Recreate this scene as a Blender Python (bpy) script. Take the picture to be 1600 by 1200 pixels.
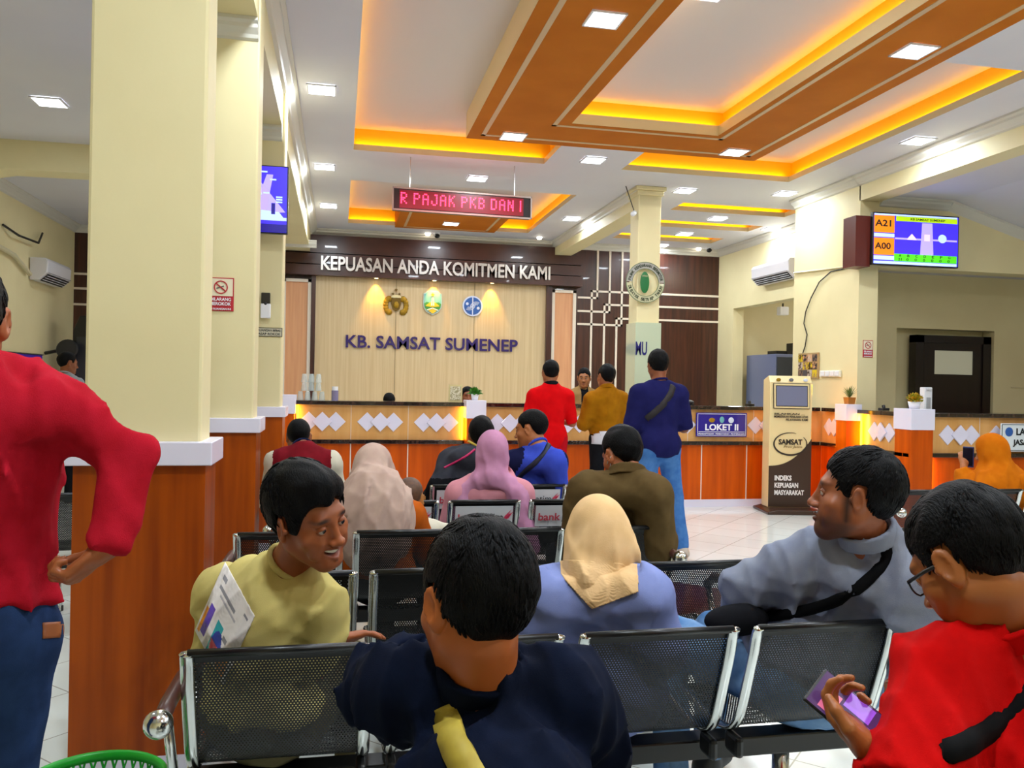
import bpy, bmesh, math, random
import numpy as np
from mathutils import Vector, Matrix, noise
random.seed(7)
for o in list(bpy.data.objects): bpy.data.objects.remove(o)
SC = bpy.context.scene
COL = SC.collection
PI = math.pi

# ------------------------------------------------------------------ camera
cam_data = bpy.data.cameras.new('camera')
cam = bpy.data.objects.new('camera', cam_data); COL.objects.link(cam)
cam_data.sensor_width = 36; cam_data.lens = 1300/1600*36
cam_data.clip_start = .02; cam_data.clip_end = 100
YAW, PIT, ROLL, EYE = .2052506, -.0010375, .0189093, 1.45
_r = Vector((math.cos(YAW), -math.sin(YAW), 0)); _f = Vector((math.sin(YAW)*math.cos(PIT), math.cos(YAW)*math.cos(PIT), math.sin(PIT)))
_u = _r.cross(_f)
# picture turned clockwise by ROLL
_r2 = _r*math.cos(ROLL) + _u*math.sin(ROLL); _u2 = _u*math.cos(ROLL) - _r*math.sin(ROLL)
mw = Matrix((( _r2.x, _u2.x, -_f.x, 0), (_r2.y, _u2.y, -_f.y, 0), (_r2.z, _u2.z, -_f.z, EYE), (0, 0, 0, 1)))
cam.matrix_world = mw
SC.camera = cam

# ------------------------------------------------------------------ world, exposure
w = bpy.data.worlds.new('world'); SC.world = w; w.use_nodes = True
w.node_tree.nodes['Background'].inputs[0].default_value = (.6, .75, 1, 1)
w.node_tree.nodes['Background'].inputs[1].default_value = .2
SC.view_settings.view_transform = 'Standard'; SC.view_settings.look = 'None'
SC.view_settings.exposure = 0.35; SC.view_settings.gamma = 1; SC.view_settings.use_curve_mapping = False

LAMP_POWER = 16.0
COVE_POWER = .8
def area_light(name, loc, rot, sx, sy, power, color, parent=None, spread=PI):
    L = bpy.data.lights.new(name, 'AREA'); L.shape = 'RECTANGLE'; L.size = sx; L.size_y = sy
    L.energy = power; L.color = color; L.spread = spread
    o = bpy.data.objects.new(name, L); COL.objects.link(o); o.location = loc; o.rotation_euler = rot
    if parent: o.parent = parent
    return o

# ------------------------------------------------------------------ colours and materials
def lin(c):
    if isinstance(c, str):
        c = tuple(int(c[i:i+2], 16)/255 for i in (0, 2, 4))
    return tuple((x/12.92 if x <= .04045 else ((x+.055)/1.055)**2.4) for x in c[:3]) + (1,)
MATS = {}
def mat(name, color='888888', rough=.5, metal=0, color2=None, scale=8, stretch=(1,1,1), bump=0, bscale=60, spec=.5, emit=None, estr=0,
        detail=3, trans=0, coat=0, sheen=0, kind='noise', contrast=(.35,.65), attr=False, alpha=None):
    if name in MATS: return MATS[name]
    m = bpy.data.materials.new(name); m.use_nodes = True; MATS[name] = m
    nt = m.node_tree; N = nt.nodes; L = nt.links; b = N['Principled BSDF']
    b.inputs['Base Color'].default_value = lin(color)
    b.inputs['Roughness'].default_value = rough; b.inputs['Metallic'].default_value = metal
    b.inputs['Specular IOR Level'].default_value = spec
    b.inputs['Transmission Weight'].default_value = trans
    b.inputs['Coat Weight'].default_value = coat
    if sheen: b.inputs['Sheen Weight'].default_value = sheen
    if emit: b.inputs['Emission Color'].default_value = lin(emit); b.inputs['Emission Strength'].default_value = estr
    if alpha is not None: b.inputs['Alpha'].default_value = alpha
    if color2 or bump:
        tc = N.new('ShaderNodeTexCoord'); mp = N.new('ShaderNodeMapping'); mp.inputs['Scale'].default_value = stretch
        L.new(tc.outputs['Object'], mp.inputs['Vector'])
    if color2:
        t = N.new('ShaderNodeTexNoise'); t.inputs['Scale'].default_value = scale; t.inputs['Detail'].default_value = detail
        L.new(mp.outputs[0], t.inputs['Vector'])
        r = N.new('ShaderNodeValToRGB'); r.color_ramp.elements[0].position = contrast[0]; r.color_ramp.elements[1].position = contrast[1]
        r.color_ramp.elements[0].color = lin(color); r.color_ramp.elements[1].color = lin(color2)
        L.new(t.outputs['Fac'], r.inputs[0]); L.new(r.outputs[0], b.inputs['Base Color'])
    if attr:
        a = N.new('ShaderNodeAttribute'); a.attribute_name = 'col'
        L.new(a.outputs['Color'], b.inputs['Base Color'])
    if bump:
        t2 = N.new('ShaderNodeTexNoise'); t2.inputs['Scale'].default_value = bscale; t2.inputs['Detail'].default_value = 4
        L.new(mp.outputs[0], t2.inputs['Vector'])
        bp = N.new('ShaderNodeBump'); bp.inputs['Strength'].default_value = bump; bp.inputs['Distance'].default_value = .01
        L.new(t2.outputs['Fac'], bp.inputs['Height']); L.new(bp.outputs[0], b.inputs['Normal'])
    return m

WALL = mat('wall_paint', 'EADDAE', .6, color2='E4D6A6', scale=1.5, bump=.05, bscale=30)
CEIL = mat('ceiling_paint', 'DCDAE0', .6, color2='D6D4DC', scale=.8)
CORN = mat('cornice_plaster', 'D8D4CA', .5)
CREAM = mat('cream_gloss_paint', 'E0D2A8', .35)
COVE_GLOW = mat('cove_glow_paint', 'FFBC14', .5)  # saturated orange carries the LED glow in the wall colour
BROWN_FRAME = mat('ceiling_brown_panel', 'C87420', .6, spec=.1, color2='BC6A18', scale=2)
INLAY = mat('inlay_strip', 'D2B48C', .4)
CAPW = mat('white_laminate', 'E4E0F2', .25)
WOOD = mat('orange_brown_laminate', 'A84A00', .35, spec=.3, color2='863400', scale=3, stretch=(5, 5, .35))
WOODC = mat('counter_lower_laminate', 'D25800', .35, spec=.25, color2='B84800', scale=3, stretch=(4, 4, .3))
PANEL = mat('light_wood_laminate', 'E0AA68', .3, color2='D89E58', scale=3, stretch=(4, 4, .4), coat=.15)
FRONT = mat('back_wall_veneer', 'D8C096', .4, color2='CDB286', scale=6, stretch=(6, 6, .15))
DARKW = mat('dark_walnut_veneer', '4C2418', .3, color2='32150E', scale=4, stretch=(5, 5, .3), coat=.15)
PEACH = mat('peach_laminate', 'DDA274', .4, color2='D4966A', scale=4, stretch=(6, 6, .3))
GRANITE = mat('black_granite', '1C1412', .12, color2='4A342C', scale=30, coat=.5, contrast=(.45, .75))
BLACK = mat('black_plastic', '0C0C0E', .35)
CHROME = mat('chrome', 'D8DCDA', .16, 1)
STEEL = mat('brushed_steel', 'B8B8B8', .3, 1)
WHITE = mat('white_plastic', 'EDEDF2', .35)
SILVER = mat('silver_letter', 'C9C2BC', .3, .7)
LINEW = mat('pale_trim_strip', 'E4D6C4', .4)
LAMPM = mat('lamp_diffuser', 'FFFFFF', .5, emit='F4F8FF', estr=9)
WARM = mat('warm_led_strip', 'FFC040', .5, emit='FFB010', estr=9)
DOORM = mat('dark_door_wood', '1C0A08', .35, color2='120605', scale=3, stretch=(4, 4, .3))
GLASSW = mat('window_glass', 'C8D0C0', .1, spec=.8)

# ------------------------------------------------------------------ mesh builder
class MB:
    def __init__(s): s.v = []; s.f = []; s.m = []
    def add(s, vs, fs, mi=0):
        o = len(s.v); s.v += [tuple(v) for v in vs]; s.f += [tuple(i+o for i in f) for f in fs]; s.m += [mi]*len(fs); return s
    def box(s, x0, y0, z0, x1, y1, z1, mi=0):
        vs = [(x, y, z) for x in (x0, x1) for y in (y0, y1) for z in (z0, z1)]
        return s.add(vs, [(0,1,3,2), (4,6,7,5), (0,4,5,1), (2,3,7,6), (0,2,6,4), (1,5,7,3)], mi)
    def cbox(s, c, d, rz=0, mi=0, R=None):
        vs = [Vector((x*d[0]/2, y*d[1]/2, z*d[2]/2)) for x in (-1, 1) for y in (-1, 1) for z in (-1, 1)]
        M = R or Matrix.Rotation(rz, 3, 'Z')
        return s.add([M@v + Vector(c) for v in vs], [(0,1,3,2), (4,6,7,5), (0,4,5,1), (2,3,7,6), (0,2,6,4), (1,5,7,3)], mi)
    def tube(s, pts, r, n=10, cap=True, mi=0, flat=None):
        pts = [Vector(p) for p in pts]; rs = r if isinstance(r, (list, tuple)) else [r]*len(pts)
        rings = []; up = Vector((0, 0, 1)); prev = None
        for i, p in enumerate(pts):
            t = (pts[min(i+1, len(pts)-1)] - pts[max(i-1, 0)]).normalized()
            if prev is None:
                a = t.cross(up)
                if a.length < .1: a = t.cross(Vector((0, 1, 0)))
            else: a = prev - t*prev.dot(t)
            a.normalize(); prev = a; b = t.cross(a)
            fx = flat or (1, 1)
            rings.append([p + a*math.cos(2*PI*k/n)*rs[i]*fx[0] + b*math.sin(2*PI*k/n)*rs[i]*fx[1] for k in range(n)])
        vs = [v for r_ in rings for v in r_]; fs = []
        for i in range(len(rings)-1):
            for k in range(n): fs.append((i*n+k, i*n+(k+1)%n, (i+1)*n+(k+1)%n, (i+1)*n+k))
        if cap: fs.append(tuple(range(n-1, -1, -1))); fs.append(tuple(range((len(rings)-1)*n, len(rings)*n)))
        return s.add(vs, fs, mi)
    def lathe(s, prof, c=(0, 0, 0), n=24, mi=0, R=None):
        vs = []
        for r, z in prof:
            for k in range(n):
                v = Vector((r*math.cos(2*PI*k/n), r*math.sin(2*PI*k/n), z))
                if R: v = R@v
                vs.append(v + Vector(c))
        fs = [(i*n+k, i*n+(k+1)%n, (i+1)*n+(k+1)%n, (i+1)*n+k) for i in range(len(prof)-1) for k in range(n)]
        return s.add(vs, fs, mi)
    def ell(s, c, r, n=16, m=10, mi=0, R=None):
        prof = [(max(math.sin(PI*i/m), 1e-4), -math.cos(PI*i/m)) for i in range(m+1)]
        vs = []
        for a, z in prof:
            for k in range(n):
                v = Vector((r[0]*a*math.cos(2*PI*k/n), r[1]*a*math.sin(2*PI*k/n), r[2]*z))
                if R: v = R@v
                vs.append(v + Vector(c))
        fs = [(i*n+k, i*n+(k+1)%n, (i+1)*n+(k+1)%n, (i+1)*n+k) for i in range(m) for k in range(n)]
        return s.add(vs, fs, mi)
    def prism(s, poly, d0, d1, plane='XZ', mi=0):
        # polygon in a plane, extruded along the remaining axis from d0 to d1
        def P(a, b, d): return {'XZ': (a, d, b), 'YZ': (d, a, b), 'XY': (a, b, d)}[plane]
        n = len(poly); vs = [P(a, b, d0) for a, b in poly] + [P(a, b, d1) for a, b in poly]
        fs = [tuple(range(n)), tuple(range(2*n-1, n-1, -1))] + [(i, i+n, (i+1)%n+n, (i+1)%n) for i in range(n)]
        return s.add(vs, fs, mi)
    def sheet(s, rows, mi=0):
        n = len(rows[0]); vs = [v for r in rows for v in r]
        fs = [(i*n+k, i*n+k+1, (i+1)*n+k+1, (i+1)*n+k) for i in range(len(rows)-1) for k in range(n-1)]
        return s.add(vs, fs, mi)
    def build(s, name, mt, parent=None, smooth=False, bevel=0, solid=0, fix=True, subsurf=0):
        me = bpy.data.meshes.new(name); me.from_pydata(s.v, [], s.f); me.update()
        ms = mt if isinstance(mt, (list, tuple)) else [mt]
        for m in ms: me.materials.append(m)
        if len(ms) > 1: me.polygons.foreach_set('material_index', s.m)
        if fix:
            bm = bmesh.new(); bm.from_mesh(me); bmesh.ops.recalc_face_normals(bm, faces=bm.faces); bm.to_mesh(me); bm.free()
        if smooth: me.polygons.foreach_set('use_smooth', [True]*len(me.polygons))
        o = bpy.data.objects.new(name, me); COL.objects.link(o)
        if parent: o.parent = parent
        if solid: q = o.modifiers.new('s', 'SOLIDIFY'); q.thickness = solid; q.offset = 0
        if bevel: q = o.modifiers.new('b', 'BEVEL'); q.width = bevel; q.segments = 2; q.limit_method = 'ANGLE'; q.angle_limit = .7
        if subsurf: q = o.modifiers.new('u', 'SUBSURF'); q.levels = subsurf; q.render_levels = subsurf
        return o
def tag(o, label=None, cat=None, group=None, kind=None):
    if label: o['label'] = label
    if cat: o['category'] = cat
    if group: o['group'] = group
    if kind: o['kind'] = kind
    return o
def thing(name, label, cat, loc=(0, 0, 0), rz=0, group=None):
    o = bpy.data.objects.new(name, None); COL.objects.link(o); o.location = loc; o.rotation_euler = (0, 0, rz); o.empty_display_size = .1
    return tag(o, label, cat, group)
def struct(o): o['kind'] = 'structure'; return o
def kids(o): return [c for c in bpy.data.objects if c.parent == o]
def dup(root, loc=None, rz=None, label=None):
    def rec(o, par):
        c = o.copy(); COL.objects.link(c)
        if par: c.parent = par
        for ch in kids(o): rec(ch, c)
        return c
    r = rec(root, root.parent)
    if loc is not None: r.location = loc
    if rz is not None: r.rotation_euler = (0, 0, rz)
    if label: r['label'] = label
    return r
def text_mb(body, W_, H_, depth=.002, bold=0, spacing=1, res=3, align='L', shear=0):
    # returns an MB with the text in the XZ plane facing -Y, lower left at the origin, W_ wide and H_ tall
    c = bpy.data.curves.new('t', 'FONT'); c.body = body; c.size = 1; c.extrude = .5; c.offset = bold; c.resolution_u = res
    c.space_character = spacing; c.shear = shear
    o = bpy.data.objects.new('t', c); COL.objects.link(o)
    dg = bpy.context.evaluated_depsgraph_get(); dg.update()
    me = bpy.data.meshes.new_from_object(o.evaluated_get(dg))
    V = np.array([v.co[:] for v in me.vertices]); F = [tuple(p.vertices) for p in me.polygons]
    bpy.data.objects.remove(o); bpy.data.curves.remove(c); bpy.data.meshes.remove(me)
    mn, mx = V.min(0), V.max(0); s = (V - mn)/(mx - mn)
    h = H_ if H_ else W_*(mx-mn)[1]/(mx-mn)[0]
    m = MB(); m.add(np.stack([s[:, 0]*W_, -s[:, 2]*depth, s[:, 1]*h], 1).tolist(), F); return m
def place(mb, M):
    mb.v = [tuple(M@Vector(v)) for v in mb.v]; return mb
def text(name, body, x, y, z, W_, H_, mt, parent=None, depth=.002, bold=0, R=None, spacing=1, shear=0):
    mb = text_mb(body, W_, H_, depth, bold, spacing, shear=shear)
    M = Matrix.Translation((x, y, z)) @ (R.to_4x4() if R else Matrix.Identity(4))
    return place(mb, M).build(name, mt, parent, fix=False)
# ================================================================== ROOM
CZ = 3.95            # hall ceiling
UZ = 4.21            # upper ceiling inside the recesses
BY = 14.2            # back wall
HX0, HX1 = -.5, 5.93 # hall sides
# floor: diagonal glossy tiles with maroon inlay
def floor_material():
    m = bpy.data.materials.new('white_floor_tiles'); m.use_nodes = True; nt = m.node_tree; N = nt.nodes; L = nt.links; b = N['Principled BSDF']
    tc = N.new('ShaderNodeTexCoord'); mp = N.new('ShaderNodeMapping'); mp.inputs['Rotation'].default_value = (0, 0, PI/4); mp.inputs['Scale'].default_value = (2.4, 2.4, 2.4)
    L.new(tc.outputs['Object'], mp.inputs['Vector'])
    br = N.new('ShaderNodeTexBrick'); br.offset = 0; br.inputs['Scale'].default_value = 1; br.inputs['Brick Width'].default_value = 1; br.inputs['Row Height'].default_value = 1
    br.inputs['Mortar Size'].default_value = .008; br.inputs['Color1'].default_value = lin('E4E8E2'); br.inputs['Color2'].default_value = lin('DEE2DC'); br.inputs['Mortar'].default_value = lin('A9A59B')
    L.new(mp.outputs[0], br.inputs['Vector'])
    # maroon tiles: a diagonal chain of tiles crossing the seating area
    sep = N.new('ShaderNodeSeparateXYZ'); L.new(mp.outputs[0], sep.inputs[0])
    def M(op, a, b_=None):
        n = N.new('ShaderNodeMath'); n.operation = op
        for i, q in enumerate((a, b_)):
            if q is None: continue
            if isinstance(q, (int, float)): n.inputs[i].default_value = q
            else: L.new(q, n.inputs[i])
        return n.outputs[0]
    fx = M('FLOOR', sep.outputs[0]); fy = M('FLOOR', sep.outputs[1])
    
    def tile(a, b):
        p = M('COMPARE', fx, a); p.node.inputs[2].default_value = .1; q = M('COMPARE', fy, b); q.node.inputs[2].default_value = .1; return M('MULTIPLY', p, q)
    k = None
    for ta, tb in ((-6, 12), (-6, 13), (-5, 12), (-5, 13), (-2, 12), (-2, 14), (-1, 13), (-3, 13)):
        t_ = tile(ta, tb); k = t_ if k is None else M('MAXIMUM', k, t_)
    mix = N.new('ShaderNodeMix'); mix.data_type = 'RGBA'; L.new(k, mix.inputs[0]); L.new(br.outputs['Color'], mix.inputs[6]); mix.inputs[7].default_value = lin('7A3A30')
    L.new(mix.outputs[2], b.inputs['Base Color'])
    b.inputs['Roughness'].default_value = .12; b.inputs['Specular IOR Level'].default_value = .5
    return m
struct(MB().box(-5, -3, -.1, 13, 17, 0).build('floor', floor_material()))

def plane_with_holes(x0, x1, y0, y1, z, holes, mb):
    xs = sorted({x0, x1, *[h[0] for h in holes], *[h[1] for h in holes]}); ys = sorted({y0, y1, *[h[2] for h in holes], *[h[3] for h in holes]})
    xs = [x for x in xs if x0 <= x <= x1]; ys = [y for y in ys if y0 <= y <= y1]
    for a, b in zip(xs, xs[1:]):
        for c, d in zip(ys, ys[1:]):
            mx, my = (a+b)/2, (c+d)/2
            if any(h[0] < mx < h[1] and h[2] < my < h[3] for h in holes): continue
            mb.add([(a, c, z), (b, c, z), (b, d, z), (a, d, z)], [(0, 1, 2, 3)])
NEAR = -2.9
RZ0 = (.11, 2.24, NEAR+1, 9.2); RZ1 = (3.16, 5.29, 5.53, 9.2); RZ2 = (1.23, 4.44, NEAR+1, 8.45)
RZ3 = (.1, 3.03, 10.6, 13.5)
RN = [(4.55, 6.33, 10.62, 11.1), (4.66, 6.38, 11.82, 12.3), (4.5, 6.3, 13.0, 13.5)]
holes = [RZ0, RZ1, RZ2, RZ3] + RN
mb = MB(); plane_with_holes(HX0, 5.93, NEAR, BY, CZ, holes, mb)
mb.add([(5.93, 8.7, CZ), (6.8, 8.7, CZ), (6.8, BY, CZ), (5.93, BY, CZ)], [(0, 1, 2, 3)])
# (narrow recesses reach over X 5.93: rebuild that strip with their holes)
mb2 = MB(); plane_with_holes(HX0, 6.8, NEAR, BY, CZ, holes, mb2)
mb2.f = [f for f in mb2.f if not (min(mb2.v[i][0] for i in f) >= 5.92 and max(mb2.v[i][1] for i in f) <= 8.9)]
ceil = struct(mb2.build('ceiling', CEIL, fix=False))
# upper ceilings of the recesses (same lighter paint)
UPPER = mat('recess_ceiling_paint', 'D8D2D0', .55)
mbu = MB()
for h in [(.0, 5.4, NEAR+.9, 9.32), (0.0, 3.15, 10.5, 13.6)] + [(a-.08, b+.08, c, d+.1) for a, b, c, d in RN]:
    mbu.box(h[0], h[2], UZ, h[1], h[3], UZ+.03)
struct(mbu.build('ceiling_recess', UPPER, ceil)); 
# recess lips (cream) and set-back cove walls (orange LED glow put into their colour), with LED strips lying behind the lips
LIP = .065; SET = .09
lipm, covem, ledm = MB(), MB(), MB()
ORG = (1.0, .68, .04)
def cove(x0, y0, x1, y1, nx, ny, lip=LIP, led=True, power=1.0, z0=CZ):
    # an edge from (x0,y0) to (x1,y1); (nx,ny) points OUT of the recess
    zl = z0+lip
    a = Vector((x0, y0, 0)); b = Vector((x1, y1, 0)); n = Vector((nx, ny, 0)); t = (b-a).normalized(); e = SET
    lipm.add([a+Vector((0,0,z0)), b+Vector((0,0,z0)), b+Vector((0,0,zl)), a+Vector((0,0,zl))], [(0,1,2,3)])
    a2, b2 = a+n*.012, b+n*.012
    lipm.add([a+Vector((0,0,zl)), b+Vector((0,0,zl)), b+n*e+Vector((0,0,zl)), a+n*e+Vector((0,0,zl))], [(0,1,2,3)])
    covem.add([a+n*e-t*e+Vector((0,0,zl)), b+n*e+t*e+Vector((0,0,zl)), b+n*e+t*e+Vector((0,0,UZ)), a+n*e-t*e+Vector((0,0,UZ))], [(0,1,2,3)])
    if led:
        ln = (b-a).length; c = (a+b)/2 + n*(e*.5); c.z = zl+.012
        ang = math.atan2(t.y, t.x)
        ledm.cbox((c.x, c.y, zl+.005), (ln, .012, .006), ang)
        lo = area_light('cove_led_light', c, (0, 0, 0), ln, .03, COVE_POWER*ln*power, ORG); zz = -(n*.72+Vector((0, 0, .69))); yy = zz.cross(t)
        lo.matrix_world = Matrix(((t.x, yy.x, zz.x, c.x), (t.y, yy.y, zz.y, c.y), (t.z, yy.z, zz.z, c.z), (0, 0, 0, 1)))
# left recess
cove(.11, 9.2, 2.24, 9.2, 0, 1); cove(.11, 9.2, .11, NEAR+1, -1, 0)
cove(2.24, 8.45, 2.24, 9.2, 1, 0, led=False)
# right recess
cove(3.16, 9.2, 5.29, 9.2, 0, 1); cove(5.29, 9.2, 5.29, 5.53, 1, 0); cove(4.44, 5.53, 5.29, 5.53, 0, -1, led=False)
cove(3.16, 8.45, 3.16, 9.2, -1, 0, led=False)
# back recess
cove(.1, 13.5, 3.03, 13.5, 0, 1); cove(.1, 13.5, .1, 10.6, -1, 0); cove(3.03, 13.5, 3.03, 10.6, 1, 0); cove(.1, 10.6, 3.03, 10.6, 0, -1, led=False)
for (a, b, c, d) in RN:
    cove(a, d, b, d, 0, 1, power=1.3); cove(a, c, b, c, 0, -1, led=False); cove(a, c, a, d, -1, 0, led=False); cove(b, c, b, d, 1, 0, led=False)
# inner opening of the brown frame
IF = (2.14, 3.65, NEAR+1.9, 7.7)
cove(IF[0], IF[3], IF[1], IF[3], 0, 1, lip=.1); cove(IF[1], IF[3], IF[1], IF[2], 1, 0, lip=.1); cove(IF[0], IF[3], IF[0], IF[2], -1, 0, lip=.1)
struct(lipm.build('ceiling_lip', CREAM, ceil, fix=False)); struct(covem.build('ceiling_cove', COVE_GLOW, ceil, fix=False))
struct(ledm.build('ceiling_led_strip', mat('cove_led', 'FFC040', .5, emit='FFB010', estr=2), ceil, fix=False))
# brown frame: U shaped soffit with cream sides and pale inlay lines
fr = MB(); fs_ = MB(); il = MB()
x0, x1, y0, y1 = RZ2
def soffit(a, b, c, d, z, m): m.add([(a, c, z), (b, c, z), (b, d, z), (a, d, z)], [(0, 1, 2, 3)])
for (a, b, c, d) in ((x0, IF[0], y0, y1), (IF[1], x1, y0, y1), (IF[0], IF[1], IF[3], y1), (IF[0], IF[1], y0, IF[2])): soffit(a, b, c, d, CZ-.001, fr)
for (a, c, b, d) in ((x0, y0, x0, y1), (x0, y1, x1, y1), (x1, y0, x1, y1)): fs_.add([(a, c, CZ), (b, d, CZ), (b, d, UZ), (a, c, UZ)], [(0, 1, 2, 3)])
def ring(a, b, c, d, w_, z, m):
    for q in ((a, b, c, c+w_), (a, b, d-w_, d), (a, a+w_, c, d), (b-w_, b, c, d)): m.box(q[0], q[2], z-.004, q[1], q[3], z)
ring(x0+.13, x1-.13, y0+.1, y1-.14, .045, CZ-.001, il)
ring(IF[0]-.17, IF[1]+.1, IF[2]-.1, IF[3]+.12, .045, CZ-.001, il)
struct(fr.build('ceiling_brown_frame', BROWN_FRAME, ceil, fix=False)); struct(fs_.build('ceiling_frame_side', CREAM, ceil, fix=False)); struct(il.build('ceiling_inlay', INLAY, ceil))
pm = MB(); pm.box(.84, 11.97, CZ-.02, 2.47, 13.56, UZ); 
struct(pm.build('ceiling_brown_panel', BROWN_FRAME, ceil)); il2 = MB(); ring(.97, 2.34, 12.1, 13.45, .04, CZ-.02, il2); struct(il2.build('ceiling_panel_inlay', INLAY, ceil))

# cornices and beams
def cornice(path, z, mb, size=.11, side=1):
    # stepped moulding below height z along a polyline in plan; side = which way it sticks out (left normal * side)
    prof = [(0, 0), (size, 0), (size, -.02), (size*.75, -.035), (size*.7, -.055), (size*.35, -.085), (size*.25, -.105), (0, -.115)]
    for (a, b) in zip(path, path[1:]):
        a = Vector((*a, 0)); b = Vector((*b, 0)); t = (b-a).normalized(); n = Vector((-t.y, t.x, 0))*side
        vs = [a+n*p+Vector((0, 0, z+q)) for p, q in prof] + [b+n*p+Vector((0, 0, z+q)) for p, q in prof]
        k = len(prof); mb.add(vs, [(i, i+1, i+1+k, i+k) for i in range(k-1)] + [tuple(range(k)), tuple(range(2*k-1, k-1, -1))])
cm = MB()
cornice([(HX0, NEAR), (HX0, BY)], CZ, cm, side=-1)
cornice([(HX1, NEAR), (HX1, 8.72)], CZ, cm, side=1)
cornice([(HX1, 8.7), (HX1, 10.1)], CZ, cm, side=1)
cornice([(HX0, BY), (3.66, BY)], CZ, cm, side=-1); cornice([(3.94, BY), (6.8, BY)], CZ, cm, side=-1)
cornice([(6.8, 10.1), (6.8, BY)], CZ, cm, side=1)
cornice([(3.66, 9.9), (3.66, BY)], CZ, cm, side=1, size=.07); cornice([(3.94, 9.9), (3.94, BY)], CZ, cm, side=-1, size=.07)
struct(cm.build('trim_1', CORN))
# left beam over the colonnade, right beam, middle beam
struct(MB().box(-.95, NEAR, 3.55, HX0, BY, CZ+.3).build('wall_left_beam', WALL))
struct(MB().box(HX1, NEAR, 3.66, HX1+.25, 8.72, CZ+.3).build('wall_right_beam', WALL))
struct(MB().box(3.66, 9.9, 3.7, 3.94, BY, CZ).build('wall_middle_beam', WALL))
# back wall
struct(MB().box(-5, BY, 0, 13, BY+.2, 4.3).build('wall_back', DARKW))
struct(MB().box(-4.3, NEAR, 0, -4.1, BY, 4.3).build('wall_left', WALL))
struct(MB().box(-5, NEAR-.2, 0, 13, NEAR, 4.3).build('wall_rear', WALL))
# AC wall at X=6.8 with an opening behind the counter (Y 10.1..13.6 below z 2.84)
mb = MB(); mb.box(6.8, 10.1, 2.84, 7.0, BY, 4.3); mb.box(6.8, 13.6, 0, 7.0, BY, 2.84)
struct(mb.build('wall_staff_side', WALL))
mb = MB(); mb.box(7.0, 14.0, 0, 10, 14.2, 3.6); mb.box(9.9, 10.3, 0, 10, 14.0, 3.6); mb.box(6.9, 10.05, 0, 10, 10.3, 3.6)
struct(mb.build('wall_archive_room', WALL)); struct(MB().box(6.9, 10.1, 3.5, 10, 14.2, 3.6).build('ceiling_archive', CEIL))
area_light('archive_lamp_light', (8.4, 12.2, 3.45), (0, 0, 0), .6, .6, 22, (1, .97, .9))
# wall pillar
struct(MB().box(5.93, 8.7, 0, 6.18, 10.12, CZ+.2).build('wall_pillar', WALL))
struct(MB().box(6.1, 9.95, 0, 7.0, 10.12, CZ+.2).build('wall_pillar_return', WALL))
# right aisle: soffit band over the recess with the dark door, side and far walls
mb = MB(); mb.box(6.18, 8.7, 2.9, 12.5, 8.95, 3.66)
struct(mb.build('wall_right_band', WALL))
mb = MB()
mb.box(6.18, 9.75, 2.28, 8.72, 9.95, 3.3)          # far wall above the opening
mb.box(6.18, 9.75, 0, 7.22, 9.95, 2.28)
mb.box(8.72, 9.75, 0, 12.5, 9.95, 3.3)
struct(mb.build('wall_right_far', WALL))
struct(MB().box(6.18, 8.9, 3.0, 12.5, 9.8, 3.06).build('ceiling_right_recess', CEIL))
struct(MB().box(12.4, NEAR, 0, 12.6, 10, 4.2).build('wall_right', WALL))
# right aisle ceiling: flat, then sloping down towards the outer wall
mb = MB(); mb.add([(6.0, NEAR, 3.72), (7.1, NEAR, 3.72), (7.1, 8.72, 3.72), (6.0, 8.72, 3.72), (12.5, NEAR, 1.9+.3), (12.5, 8.72, 2.2)], [(0, 1, 2, 3), (1, 4, 5, 2)])
struct(mb.build('ceiling_right_aisle', CEIL, fix=False))
cm = MB(); cornice([(6.18, 8.7), (7.1, 8.7)], 3.72, cm, side=-1, size=.09)
a = Vector((7.1, 8.7, 3.72)); b = Vector((12.4, 8.7, 2.22)); pr = [(0, 0), (.09, 0), (.09, -.03), (.04, -.08), (0, -.11)]
cm.add([a+Vector((0, -p, q)) for p, q in pr]+[b+Vector((0, -p, q)) for p, q in pr], [(i, i+1, i+6, i+5) for i in range(4)])
struct(cm.build('trim_2', CORN))
# dark door, ajar, in the right recess
dr = thing('door_1', None, None, (7.68, 9.80, 0)); dr['kind'] = 'structure'
mb = MB(); mb.box(-.14, -.02, 0, -.02, .12, 2.2); mb.box(.9, -.02, 0, 1.02, .12, 2.2); mb.box(-.14, -.02, 2.1, 1.02, .12, 2.2)
struct(mb.build('door_frame', DOORM, dr))
mb = MB(); mb.box(0, 0, 0, .9, .04, 1.68); mb.box(0, 0, 2.0, .9, .04, 2.1); mb.box(0, 0, 1.68, .16, .04, 2.0); mb.box(.76, 0, 1.68, .9, .04, 2.0)
struct(mb.build('door_leaf', DOORM, dr)); struct(MB().box(.16, .015, 1.68, .76, .025, 2.0).build('door_glass', mat('frosted_pane', 'A8A890', .3, emit='B8B49C', estr=.25), dr))
struct(MB().box(7.05, 9.98, 0, 8.9, 10.02, 2.6).build('wall_door_backing', WALL))
# left aisle ceiling with cross beam and wall cornice
struct(MB().box(-4.3, NEAR, 3.8, -.9, BY, 3.9).build('ceiling_left_aisle', CEIL))
mb = MB(); mb.prism([(-.95, 3.52), (-.95, 3.85), (-4.1, 3.85), (-4.1, 3.4), (-3.7, 3.42), (-3.3, 3.5)], 9.2, 9.5)
struct(mb.build('wall_left_cross_beam', WALL))
cm = MB(); cornice([(-4.1, NEAR), (-4.1, BY)], 3.8, cm, side=-1); cornice([(-4.1, BY), (-.95, BY)], 3.8, cm, side=-1)
cornice([(-.95, NEAR), (-.95, BY)], 3.8, cm, side=1)
struct(cm.build('trim_3', CORN))
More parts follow.
